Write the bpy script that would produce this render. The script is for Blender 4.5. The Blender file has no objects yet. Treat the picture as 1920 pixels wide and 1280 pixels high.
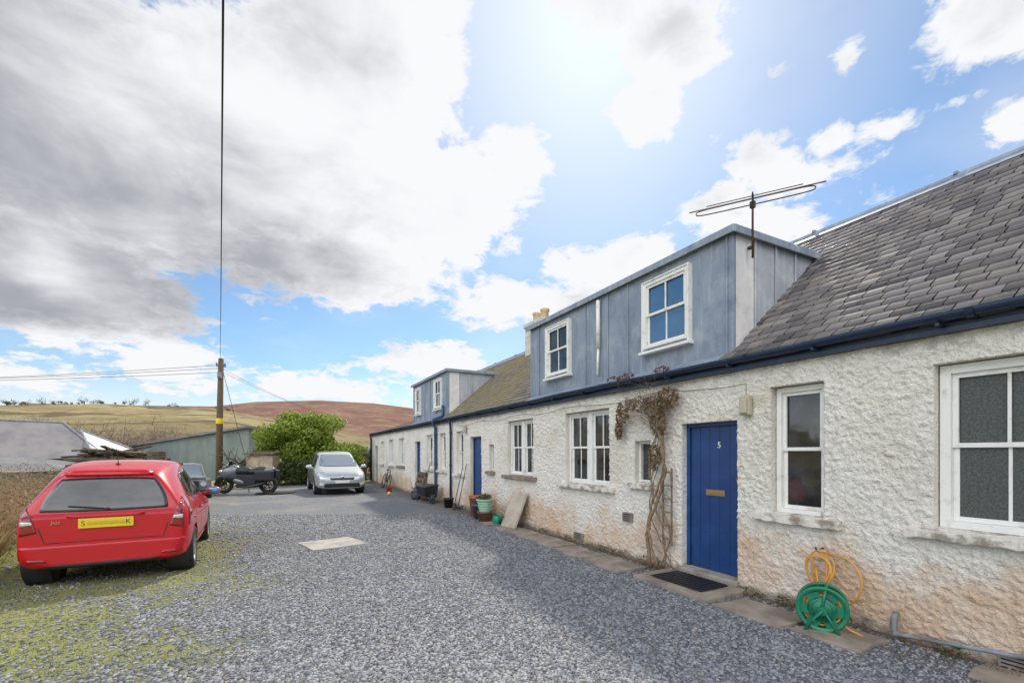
import bpy, math, random
import numpy as np
from mathutils import Vector, Matrix, Quaternion
from mathutils.bvhtree import BVHTree
random.seed(7); rng=np.random.default_rng(11)
sc=bpy.context.scene
D2=math.radians
NS=bpy.types.NodeSocket
# ---------------------------------------------------------------- node helpers
def nd(nt,typ,ins=None,**props):
    n=nt.nodes.new(typ)
    for k,v in props.items(): setattr(n,k,v)
    for k,v in (ins or {}).items():
        s=n.inputs[k]
        if isinstance(v,NS): nt.links.new(v,s)
        else: s.default_value=v
    return n
def mth(nt,op,a,b=0.0,c=0.0,clamp=False):
    n=nd(nt,'ShaderNodeMath',{0:a,1:b,2:c},operation=op); n.use_clamp=clamp; return n.outputs[0]
def mixc(nt,f,a,b,mode='MIX'):
    n=nt.nodes.new('ShaderNodeMix'); n.data_type='RGBA'; n.blend_type=mode
    for k,v in ((0,f),(6,a),(7,b)):
        if isinstance(v,NS): nt.links.new(v,n.inputs[k])
        else: n.inputs[k].default_value=(v if k==0 else (tuple(v)+(1,) if len(v)==3 else v))
    return n.outputs[2]
def rng_(nt,v,a,b,c=0.0,d=1.0,sm=True):
    n=nd(nt,'ShaderNodeMapRange',{0:v,1:a,2:b,3:c,4:d}); 
    if sm: n.interpolation_type='SMOOTHSTEP'
    return n.outputs[0]
def noise(nt,vec,scale,detail=4,rough=.55,dist=0):
    return nd(nt,'ShaderNodeTexNoise',{'Vector':vec,'Scale':scale,'Detail':detail,'Roughness':rough,'Distortion':dist}).outputs[0]
def newmat(name):
    m=bpy.data.materials.new(name); m.use_nodes=True
    nt=m.node_tree; nt.nodes.clear()
    out=nt.nodes.new('ShaderNodeOutputMaterial'); b=nt.nodes.new('ShaderNodeBsdfPrincipled')
    nt.links.new(b.outputs[0],out.inputs[0])
    return m,nt,b
def setin(nt,b,k,v):
    if isinstance(v,NS): nt.links.new(v,b.inputs[k])
    else: b.inputs[k].default_value=v
def pmat(name,col,rough=.6,metal=0,col2=None,vs=5,lo=.4,hi=.65,bump=0,bs=40,bdist=.01,coat=0,rndisl=0,stretch=None,spec=None,trans=0):
    m,nt,b=newmat(name)
    pos=nd(nt,'ShaderNodeTexCoord').outputs['Object']
    if stretch: pos=nd(nt,'ShaderNodeMapping',{'Vector':pos,'Scale':stretch}).outputs[0]
    c=None
    if col2:
        f=rng_(nt,noise(nt,pos,vs,6,.6),lo,hi)
        c=mixc(nt,f,col,col2)
    if rndisl:
        r=nd(nt,'ShaderNodeNewGeometry').outputs['Random Per Island']
        k=rng_(nt,r,0,1,1-rndisl,1+rndisl,False)
        vv=nd(nt,'ShaderNodeCombineColor',{0:k,1:k,2:k}).outputs[0]
        c=mixc(nt,1.0,c if c is not None else tuple(col)+(1,),vv,'MULTIPLY')
    setin(nt,b,'Base Color',c if c is not None else tuple(col)+(1,))
    b.inputs['Roughness'].default_value=rough; b.inputs['Metallic'].default_value=metal
    b.inputs['Coat Weight'].default_value=coat; b.inputs['Coat Roughness'].default_value=.04
    if spec is not None: b.inputs['Specular IOR Level'].default_value=spec
    if bump:
        h=noise(nt,pos,bs,5,.6)
        bn=nd(nt,'ShaderNodeBump',{'Strength':bump,'Distance':bdist,'Height':h})
        nt.links.new(bn.outputs[0],b.inputs['Normal'])
    return m
# ---------------------------------------------------------------- numpy noise
def _h(xi,yi,s):
    h=(xi.astype(np.int64)*374761393+yi.astype(np.int64)*668265263+s*1442695041)&0x7fffffff
    h=((h^(h>>13))*1274126177)&0x7fffffff
    h=h^(h>>16)
    return (h&0xffffff)/float(0xffffff)
def vn(x,y,s=0):
    x=np.asarray(x,float);y=np.asarray(y,float)
    xi=np.floor(x);yi=np.floor(y);fx=x-xi;fy=y-yi
    fx=fx*fx*(3-2*fx);fy=fy*fy*(3-2*fy)
    a=_h(xi,yi,s);b=_h(xi+1,yi,s);c=_h(xi,yi+1,s);d=_h(xi+1,yi+1,s)
    return (a*(1-fx)+b*fx)*(1-fy)+(c*(1-fx)+d*fx)*fy
def fbm(x,y,o=4,s=0):
    r=0;a=.5
    for i in range(o):
        r=r+a*vn(np.asarray(x)*2**i,np.asarray(y)*2**i,s+i*17);a*=.5
    return r
def sstep(a,b,x):
    t=np.clip((np.asarray(x,float)-a)/(b-a),0,1); return t*t*(3-2*t)
# ---------------------------------------------------------------- mesh helpers
def link(o): sc.collection.objects.link(o); return o
def np_mesh(name,V,F,mats,mi=None,smooth=False):
    me=bpy.data.meshes.new(name); V=np.asarray(V,np.float32);F=np.asarray(F,np.int32)
    k=F.shape[1]; me.vertices.add(len(V)); me.vertices.foreach_set('co',V.ravel())
    me.loops.add(F.size); me.loops.foreach_set('vertex_index',F.ravel())
    me.polygons.add(len(F)); me.polygons.foreach_set('loop_start',np.arange(0,F.size,k,dtype=np.int32))
    for m in mats: me.materials.append(m)
    if mi is not None: me.polygons.foreach_set('material_index',np.asarray(mi,np.int32))
    if smooth: me.polygons.foreach_set('use_smooth',np.ones(len(F),bool))
    me.update(calc_edges=True); me.validate()
    return link(bpy.data.objects.new(name,me))
class MB:
    def __init__(s): s.v=[];s.f=[];s.m=[];s.sm=[]
    def add(s,v,f,mi=0,smooth=False):
        o=len(s.v); s.v+= [tuple(p) for p in v]
        for q in f: s.f.append([i+o for i in q]); s.m.append(mi); s.sm.append(smooth)
    def hexa(s,c,mi=0):
        s.add(c,[(0,3,2,1),(4,5,6,7),(0,1,5,4),(1,2,6,5),(2,3,7,6),(3,0,4,7)],mi)
    def box(s,x0,x1,y0,y1,z0,z1,mi=0):
        s.hexa([(x0,y0,z0),(x1,y0,z0),(x1,y1,z0),(x0,y1,z0),(x0,y0,z1),(x1,y0,z1),(x1,y1,z1),(x0,y1,z1)],mi)
    def obox(s,c,size,M=None,mi=0):
        hx,hy,hz=[a/2 for a in size]; M=M or Matrix.Identity(3); c=Vector(c)
        s.hexa([c+M@Vector(p) for p in [(-hx,-hy,-hz),(hx,-hy,-hz),(hx,hy,-hz),(-hx,hy,-hz),(-hx,-hy,hz),(hx,-hy,hz),(hx,hy,hz),(-hx,hy,hz)]],mi)
    def tube(s,pts,r,n=8,mi=0,smooth=True,closed=False):
        pts=[Vector(p) for p in pts]; k=len(pts); rs=r if isinstance(r,(list,tuple)) else [r]*k
        vs=[];up=None
        for i,p in enumerate(pts):
            if closed: t=(pts[(i+1)%k]-pts[i-1])
            else: t=(pts[min(i+1,k-1)]-pts[max(i-1,0)])
            t.normalize()
            if up is None:
                a=Vector((0,0,1)) if abs(t.z)<.9 else Vector((1,0,0)); up=(a-t*a.dot(t)).normalized()
            else:
                up=(up-t*up.dot(t)); up=up.normalized() if up.length>1e-6 else t.orthogonal().normalized()
            w=t.cross(up)
            for j in range(n):
                a=2*math.pi*j/n; vs.append(p+(up*math.cos(a)+w*math.sin(a))*rs[i])
        fs=[]
        for i in range(k if closed else k-1):
            a=i*n;b=((i+1)%k)*n
            for j in range(n): fs.append((a+j,a+(j+1)%n,b+(j+1)%n,b+j))
        if not closed: fs2=[tuple(range(n))[::-1],tuple(range((k-1)*n,k*n))]
        else: fs2=[]
        s.add(vs,fs+fs2,mi,smooth)
        if not closed: s.sm[-1]=False; s.sm[-2]=False
    def cyl(s,p0,p1,r0,r1=None,n=12,mi=0): s.tube([p0,p1],[r0,r0 if r1 is None else r1],n,mi)
    def lathe(s,prof,M=None,n=24,mi=0,smooth=True):
        M=M or Matrix.Identity(4); vs=[]
        for r,z in prof:
            for j in range(n):
                a=2*math.pi*j/n; vs.append(M@Vector((r*math.cos(a),r*math.sin(a),z)))
        fs=[(i*n+j,i*n+(j+1)%n,(i+1)*n+(j+1)%n,(i+1)*n+j) for i in range(len(prof)-1) for j in range(n)]
        s.add(vs,fs,mi,smooth)
    def ell(s,c,r,mi=0,nu=14,nv=9,M=None):
        M=M or Matrix.Identity(3);vs=[];c=Vector(c)
        for i in range(nv+1):
            th=math.pi*i/nv
            for j in range(nu):
                a=2*math.pi*j/nu; vs.append(c+M@Vector((r[0]*math.sin(th)*math.cos(a),r[1]*math.sin(th)*math.sin(a),r[2]*math.cos(th))))
        fs=[(i*nu+j,(i+1)*nu+j,(i+1)*nu+(j+1)%nu,i*nu+(j+1)%nu) for i in range(nv) for j in range(nu)]
        s.add(vs,fs,mi,True)
    def obj(s,name,mats,parent=None,bevel=0,keep=None,sub=0):
        me=bpy.data.meshes.new(name); me.from_pydata(s.v,[],s.f)
        if not isinstance(mats,(list,tuple)): mats=[mats]
        for m in mats: me.materials.append(m)
        me.polygons.foreach_set('material_index',s.m); me.polygons.foreach_set('use_smooth',s.sm)
        me.update(); o=link(bpy.data.objects.new(name,me))
        if bevel:
            b=o.modifiers.new('bevel','BEVEL'); b.width=bevel; b.segments=2; b.limit_method='ANGLE'; b.angle_limit=D2(40)
        if parent is not None: par(o,parent)
        return o
def par(o,p):
    o.parent=p
    if p.get('worldkids'): o.matrix_parent_inverse=Matrix.Translation(-p.location)
def root(name,loc,label,cat,rotz=0,group=None,world=False,kind=None):
    e=bpy.data.objects.new(name,None); e.empty_display_size=.2; e.location=loc; e.rotation_euler=(0,0,rotz)
    link(e); e['label']=label; e['category']=cat
    if group: e['group']=group
    if world: e['worldkids']=1
    return e
def tag(o,label,cat,group=None,kind=None):
    o['label']=label; o['category']=cat
    if group:o['group']=group
    if kind:o['kind']=kind
    return o
def text(name,body,size,mat,loc,rot,parent,ext=.002):
    cu=bpy.data.curves.new(name,'FONT'); cu.body=body; cu.size=size; cu.extrude=ext; cu.align_x='CENTER'; cu.align_y='CENTER'
    t=bpy.data.objects.new('tmp',cu); link(t)
    dg=bpy.context.evaluated_depsgraph_get(); me=bpy.data.meshes.new_from_object(t.evaluated_get(dg))
    bpy.data.objects.remove(t); me.materials.clear(); me.materials.append(mat)
    o=link(bpy.data.objects.new(name,me))
    M=Matrix.Translation(loc)@rot.to_4x4(); me.transform(M)
    par(o,parent); return o
# ---------------------------------------------------------------- camera, sun, sky
cam=bpy.data.cameras.new('camera'); co=bpy.data.objects.new('camera',cam); link(co); sc.camera=co
co.location=(0,0,1.6); co.rotation_euler=(D2(90),0,D2(-27.3))
cam.lens=16; cam.sensor_width=36; cam.shift_y=.109; cam.clip_end=6000; cam.clip_start=.05
SUN_AZ,SUN_EL=38.0,46.0
sd=Vector((math.sin(D2(SUN_AZ))*math.cos(D2(SUN_EL)),math.cos(D2(SUN_AZ))*math.cos(D2(SUN_EL)),math.sin(D2(SUN_EL))))
sl=bpy.data.lights.new('sun','SUN'); sl.energy=4.0; sl.angle=D2(3.5); sl.color=(1,.93,.80)
so=bpy.data.objects.new('sun',sl); link(so); so.rotation_mode='QUATERNION'; so.rotation_quaternion=sd.to_track_quat('Z','Y'); so.location=sd*50
w=bpy.data.worlds.new('World'); sc.world=w; w.use_nodes=True; nt=w.node_tree; nt.nodes.clear()
sky=nd(nt,'ShaderNodeTexSky'); sky.sky_type='NISHITA'; sky.sun_disc=False; sky.sun_elevation=D2(SUN_EL); sky.sun_rotation=D2(SUN_AZ)
sky.air_density=1.0; sky.dust_density=.5; sky.ozone_density=2.0
dirv=nd(nt,'ShaderNodeTexCoord').outputs['Generated']
nrm=nd(nt,'ShaderNodeVectorMath',{0:dirv},operation='NORMALIZE').outputs[0]
sp=nd(nt,'ShaderNodeSeparateXYZ',{0:nrm})
X,Y,Z=sp.outputs
az=mth(nt,'MULTIPLY',mth(nt,'ARCTAN2',X,Y),57.29578)
el=mth(nt,'MULTIPLY',mth(nt,'ARCSINE',Z),57.29578)
ae=nd(nt,'ShaderNodeCombineXYZ',{0:az,1:el}).outputs[0]
dz=mth(nt,'ADD',mth(nt,'MAXIMUM',Z,0.0),.28)
pv=nd(nt,'ShaderNodeCombineXYZ',{0:mth(nt,'DIVIDE',X,dz),1:mth(nt,'DIVIDE',Y,dz),2:Z}).outputs[0]
n1=noise(nt,pv,3.4,9,.58,.3); n2=noise(nt,pv,15,8,.64,.4); n3=noise(nt,pv,1.6,5,.55)
blobs=[(-16,27,20,13),(-1,29.6,17,13),(8,41,14.5,14),(17,27.8,13.5,6.5),(27.5,33,4.8,2.6),(-18,15.5,11.5,6.3),(4,21,20,5),(-30,35,20,16),
(39,47.5,9,6.5),(47,41,7.5,4.6),(44,36.3,4.6,3.4),(75,33.5,6,4),(55.6,30,4.2,2.8),(51.3,26.6,5.2,2.5),(58.7,27,5.0,2.0),
(27.3,18,9.5,3.2),(35.3,21.3,5.5,2.8),(41.8,21.5,6,3.6),(38.6,17.6,10,4.2),(-9.6,8.6,6.5,2.6),(16.7,11,8,2.8),(3,7.3,18,2.4),(-20,6.5,7,2),(20,8,12,2.2),
(56.7,23,6,2.4),(66,23.2,3.5,1.3),(57.2,35.8,2.8,1.6),(59,38,1.6,1.0),(67,28.8,2.2,1.6),(74.8,25.9,2.0,1.5),(51,32.5,2.2,1.2),(63.8,34.9,1.5,1.2),(62,29.3,1.8,1.5),(70,24.5,1.8,1.2),(72,29,1.2,.9),
(-150,42,45,22),(150,42,45,22),(-105,50,30,14),(-95,28,30,12),(100,40,20,12)]  # off-frame clouds, added to light the shaded wall
F=None
for a,e,ra,re in blobs:
    v=nd(nt,'ShaderNodeVectorMath',{0:ae,1:(a,e,0)},operation='SUBTRACT').outputs[0]
    v=nd(nt,'ShaderNodeVectorMath',{0:v,1:(1/ra,1/re,0)},operation='MULTIPLY').outputs[0]
    l=nd(nt,'ShaderNodeVectorMath',{0:v},operation='LENGTH').outputs['Value']
    k=min(ra,re,6.0)*1.25
    g=mth(nt,'MULTIPLY_ADD',l,-k,k)
    F=g if F is None else mth(nt,'MAXIMUM',F,g)
nn=mth(nt,'ADD',mth(nt,'MULTIPLY',mth(nt,'SUBTRACT',n1,.5),10.0),mth(nt,'MULTIPLY',mth(nt,'SUBTRACT',n2,.5),6.5))
FF=mth(nt,'ADD',F,nn)
alpha=rng_(nt,FF,-.4,1.5)
veil=rng_(nt,n3,.40,.74,.03,.30)
hz=rng_(nt,el,0,11,.8,0)
sdot=nd(nt,'ShaderNodeVectorMath',{0:nrm,1:tuple(sd)},operation='DOT_PRODUCT').outputs['Value']
glare=mth(nt,'MULTIPLY',mth(nt,'POWER',rng_(nt,sdot,math.cos(D2(32)),1.0,0,1,False),1.4),.50)
alpha=mth(nt,'MAXIMUM',mth(nt,'MAXIMUM',alpha,hz),mth(nt,'MAXIMUM',veil,glare))
sh=mth(nt,'ADD',rng_(nt,az,-24,16,-.06,.84,False),mth(nt,'MULTIPLY',mth(nt,'SUBTRACT',n3,.5),2.0))
sh=mth(nt,'ADD',sh,mth(nt,'MULTIPLY',mth(nt,'SUBTRACT',n1,.5),1.4))
sh=mth(nt,'ADD',sh,rng_(nt,FF,0,4.5,.4,0))
sh=mth(nt,'ADD',sh,rng_(nt,el,12,24,-.14,.06))
away=rng_(nt,az,-30,-48,0,1.0); sh=mth(nt,'ADD',sh,away)
low=rng_(nt,el,12,9,0,.9); sh=mth(nt,'ADD',sh,low)
sh=rng_(nt,sh,0,1.05,0,1)
cc=mixc(nt,sh,(.40,.41,.455),(.95,.955,.98))
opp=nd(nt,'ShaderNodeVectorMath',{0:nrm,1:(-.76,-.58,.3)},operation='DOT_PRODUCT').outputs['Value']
cstr=rng_(nt,opp,.0,.75,1.0,3.15)  # unseen clouds behind the camera boosted as fill for the shaded wall
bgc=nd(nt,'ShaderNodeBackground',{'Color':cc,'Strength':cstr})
tint=mixc(nt,1.0,sky.outputs[0],(.88,1.04,1.12),'MULTIPLY')
hs=nd(nt,'ShaderNodeHueSaturation',{'Saturation':1.03,'Value':1.0,'Color':tint})
bgs=nd(nt,'ShaderNodeBackground',{'Color':hs.outputs[0],'Strength':.125})
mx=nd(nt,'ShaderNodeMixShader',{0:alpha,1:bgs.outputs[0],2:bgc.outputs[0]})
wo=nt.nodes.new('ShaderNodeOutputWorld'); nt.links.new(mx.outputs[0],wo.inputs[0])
sc.view_settings.view_transform='Standard'; sc.view_settings.look='None'; sc.view_settings.exposure=0
# ---------------------------------------------------------------- materials
def wall_material():
    m,nt,b=newmat('harled_whitewash')
    g=nd(nt,'ShaderNodeNewGeometry').outputs['Position']; z=nd(nt,'ShaderNodeSeparateXYZ',{0:g}).outputs[2]
    n1=noise(nt,g,1.3,6,.65); n2=noise(nt,g,7,5,.6); n3=noise(nt,g,75,4,.6); n4=noise(nt,g,40,3,.5)
    c=mixc(nt,rng_(nt,n1,.42,.72),(.83,.79,.71),(.73,.67,.56))
    c=mixc(nt,rng_(nt,n2,.50,.8,0,.45),c,(.56,.50,.42))
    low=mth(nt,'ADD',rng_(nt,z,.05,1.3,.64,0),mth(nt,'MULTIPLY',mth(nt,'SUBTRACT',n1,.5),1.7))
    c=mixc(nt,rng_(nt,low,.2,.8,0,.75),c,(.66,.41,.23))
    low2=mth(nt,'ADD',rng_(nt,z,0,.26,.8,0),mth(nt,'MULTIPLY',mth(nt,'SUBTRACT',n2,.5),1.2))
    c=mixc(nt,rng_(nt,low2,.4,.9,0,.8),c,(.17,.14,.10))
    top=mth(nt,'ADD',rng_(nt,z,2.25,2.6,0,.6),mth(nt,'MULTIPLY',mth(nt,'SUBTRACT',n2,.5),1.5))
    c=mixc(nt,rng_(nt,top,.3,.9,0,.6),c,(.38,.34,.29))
    c=mixc(nt,rng_(nt,n3,.56,.70,0,.5),c,(.38,.34,.29))
    c=mixc(nt,rng_(nt,n4,.42,.30,0,.35),c,(.40,.36,.30))
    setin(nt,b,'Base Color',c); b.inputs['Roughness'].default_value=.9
    h=mth(nt,'ADD',mth(nt,'MULTIPLY',n3,.7),n4)
    bn=nd(nt,'ShaderNodeBump',{'Strength':1.0,'Distance':.022,'Height':h}); nt.links.new(bn.outputs[0],b.inputs['Normal'])
    return m
M_wall=wall_material()
def slate_material():
    m,nt,b=newmat('slate')
    ge=nd(nt,'ShaderNodeNewGeometry'); g=ge.outputs['Position']; r=ge.outputs['Random Per Island']
    sy=nd(nt,'ShaderNodeSeparateXYZ',{0:g}); yy=sy.outputs[1]; zz=sy.outputs[2]
    c=mixc(nt,r,(.095,.082,.085),(.225,.198,.198))
    r2=mth(nt,'FRACT',mth(nt,'MULTIPLY',r,17.3))
    c=mixc(nt,rng_(nt,r2,.78,1,0,.7),c,(.31,.275,.25)); c=mixc(nt,rng_(nt,r2,.14,0,0,.7),c,(.05,.045,.048))
    n=noise(nt,g,2.2,6,.65)
    c=mixc(nt,rng_(nt,n,.48,.72,0,.5),c,(.27,.235,.19))
    c=mixc(nt,rng_(nt,noise(nt,g,34,4,.7),.58,.70,0,.45),c,(.33,.31,.27))
    eav=mth(nt,'ADD',rng_(nt,zz,2.66,3.0,.6,0),mth(nt,'MULTIPLY',mth(nt,'SUBTRACT',noise(nt,g,12,4,.6),.5),1.6))
    c=mixc(nt,rng_(nt,eav,.3,.7,0,.7),c,(.09,.10,.045))
    moss=mth(nt,'MULTIPLY',rng_(nt,yy,8,11,0,1),rng_(nt,noise(nt,g,1.2,5,.6),.3,.6,.3,.85))
    c=mixc(nt,moss,c,(.25,.20,.09))
    setin(nt,b,'Base Color',c); setin(nt,b,'Roughness',rng_(nt,n,.3,.7,.40,.60))
    bn=nd(nt,'ShaderNodeBump',{'Strength':.5,'Distance':.006,'Height':noise(nt,g,60,4,.6)}); nt.links.new(bn.outputs[0],b.inputs['Normal'])
    return m
M_slate=slate_material()
M_felt=pmat('dark_roof_felt',(.012,.011,.011),.95)
def lead_material(name,c1,c2,c3,c4):
    m,nt,b=newmat(name)
    g=nd(nt,'ShaderNodeNewGeometry').outputs['Position']
    st=nd(nt,'ShaderNodeMapping',{'Vector':g,'Scale':(3,3,.8)}).outputs[0]
    n1=noise(nt,st,1.1,7,.7,.6); n2=noise(nt,g,2.2,6,.7); n3=noise(nt,nd(nt,'ShaderNodeMapping',{'Vector':g,'Scale':(9,9,.35)}).outputs[0],2.5,5,.6)
    c=mixc(nt,rng_(nt,n1,.35,.65),c1,c2)
    c=mixc(nt,rng_(nt,n2,.48,.72,0,.7),c,c3)
    c=mixc(nt,rng_(nt,n3,.52,.72,0,.65),c,c3)
    c=mixc(nt,rng_(nt,n2,.45,.28,0,.6),c,c4)
    setin(nt,b,'Base Color',c); b.inputs['Roughness'].default_value=.5; b.inputs['Metallic'].default_value=.1
    bn=nd(nt,'ShaderNodeBump',{'Strength':.4,'Distance':.015,'Height':noise(nt,g,2.8,4,.55)}); nt.links.new(bn.outputs[0],b.inputs['Normal'])
    return m
M_lead=lead_material('weathered_lead',(.19,.225,.29),(.27,.31,.38),(.42,.45,.48),(.12,.15,.21))
M_leadpale=lead_material('streaked_pale_lead',(.60,.58,.57),(.74,.69,.65),(.84,.81,.77),(.40,.39,.40))
M_leadgrey=lead_material('pale_grey_lead',(.31,.34,.39),(.44,.45,.48),(.60,.58,.57),(.22,.25,.30))
M_white=pmat('white_paint',(.78,.77,.73),.45,0,(.54,.50,.44),8,.52,.78,.15,60)
M_sill=pmat('worn_sill_paint',(.70,.65,.57),.85,0,(.30,.25,.20),7,.46,.64,.7,40,.012)
M_sillbrown=pmat('bare_stone_sill',(.30,.24,.18),.9,0,(.18,.14,.11),9,.4,.6,.8,45,.015)
M_blue=pmat('blue_door_paint',(.010,.046,.155),.30,0,(.015,.062,.20),4,.4,.7,.05,80)
M_navy=pmat('navy_gutter_paint',(.010,.023,.056),.42,0,(.025,.038,.07),6,.5,.75,.2,30)
M_bluepipe=pmat('blue_pipe_paint',(.013,.05,.13),.4,0,(.02,.045,.09),6)
M_brass=pmat('old_brass',(.42,.27,.12),.42,.7)
def glass_mat(name,base,r=.04,wavy=.02,var=2.6):
    m,nt,b=newmat(name); g=nd(nt,'ShaderNodeNewGeometry').outputs['Position']
    c=mixc(nt,rng_(nt,noise(nt,g,3,4,.6),.35,.7),base,tuple(min(1,x*var+.01) for x in base))
    setin(nt,b,'Base Color',c); b.inputs['Roughness'].default_value=r; b.inputs['Specular IOR Level'].default_value=.9
    bn=nd(nt,'ShaderNodeBump',{'Strength':wavy,'Distance':.05,'Height':noise(nt,g,2.5,2,.5)}); nt.links.new(bn.outputs[0],b.inputs['Normal'])
    return m
M_glass=glass_mat('window_glass',(.014,.016,.018),wavy=.05)
M_glassblue=glass_mat('sky_painted_glass',(.02,.09,.19),.03,var=1.15); M_glassblue.node_tree.nodes['Principled BSDF'].inputs['IOR'].default_value=2.0  # blue of the reflected sky is put into the base colour
M_frost=pmat('obscured_glass',(.060,.066,.062),.25,0,(.095,.10,.095),55,.42,.6,.5,55,.006,spec=.35)
M_carglass=glass_mat('car_glass',(.010,.012,.014),.03,.0)
M_concrete=pmat('old_concrete',(.34,.30,.25),.92,0,(.20,.17,.14),4,.4,.65,.6,40)
M_slab=pmat('paving_stone',(.33,.28,.22),.9,0,(.20,.165,.13),3,.35,.65,.5,35)
M_slabpale=pmat('pale_stone',(.50,.43,.34),.9,0,(.36,.31,.25),3,.35,.65,.4,30)
M_cover=pmat('grey_cover_stone',(.40,.375,.33),.9,0,(.28,.26,.23),3,.35,.65,.4,30)
M_terra=pmat('terracotta',(.42,.16,.08),.85,0,(.30,.12,.07),8,bump=.2)
M_buff=pmat('buff_clay',(.62,.46,.28),.85,0,(.4,.3,.2),5)
M_black=pmat('black_plastic',(.016,.017,.019),.5)
M_rubber=pmat('tyre_rubber',(.018,.018,.018),.85,0,(.035,.033,.03),12,bump=.3)
M_greenpl=pmat('green_plastic',(.008,.20,.10),.38,0,(.015,.14,.08),9)
M_hose=pmat('orange_hose',(.62,.30,.05),.45)
M_cream=pmat('cream_plastic',(.46,.40,.29),.5)
M_greypipe=pmat('grey_pipe',(.26,.28,.30),.6,0,(.14,.14,.14),8)
M_rust=pmat('rusty_steel',(.05,.035,.03),.7,.3,(.12,.06,.035),20)
M_wood=pmat('weathered_pole_wood',(.15,.10,.055),.9,0,(.085,.06,.035),6,.35,.65,.6,30,stretch=(6,6,.5))
M_bark=pmat('bark',(.14,.10,.07),.95,0,(.07,.05,.035),12,bump=.5)
M_vine=pmat('vine_stem',(.27,.19,.12),.9,0,(.15,.10,.06),20,bump=.5)
M_plank=pmat('old_planks',(.17,.12,.08),.9,0,(.07,.05,.038),5,.35,.65,.4,30,stretch=(1,1,6),rndisl=.35)
M_red=pmat('red_car_paint',(.50,.003,.014),.33,0,coat=.6,spec=.3)
M_silver=pmat('silver_green_paint',(.46,.49,.475),.3,.45,coat=1)
M_chrome=pmat('chrome',(.65,.66,.67),.12,1)
M_alloy=pmat('alloy_silver',(.5,.5,.52),.35,.8)
M_tail=pmat('tail_lamp_red',(.26,.003,.012),.12,0,coat=1)
M_lampclear=pmat('lamp_clear',(.62,.65,.68),.08,.3,coat=1)
M_yplate=pmat('yellow_plate',(.78,.55,.02),.4)
M_wplate=pmat('white_plate',(.7,.7,.66),.4)
M_mirrorblue=pmat('mirror_blue_glass',(.12,.3,.5),.08,.6)
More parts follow.
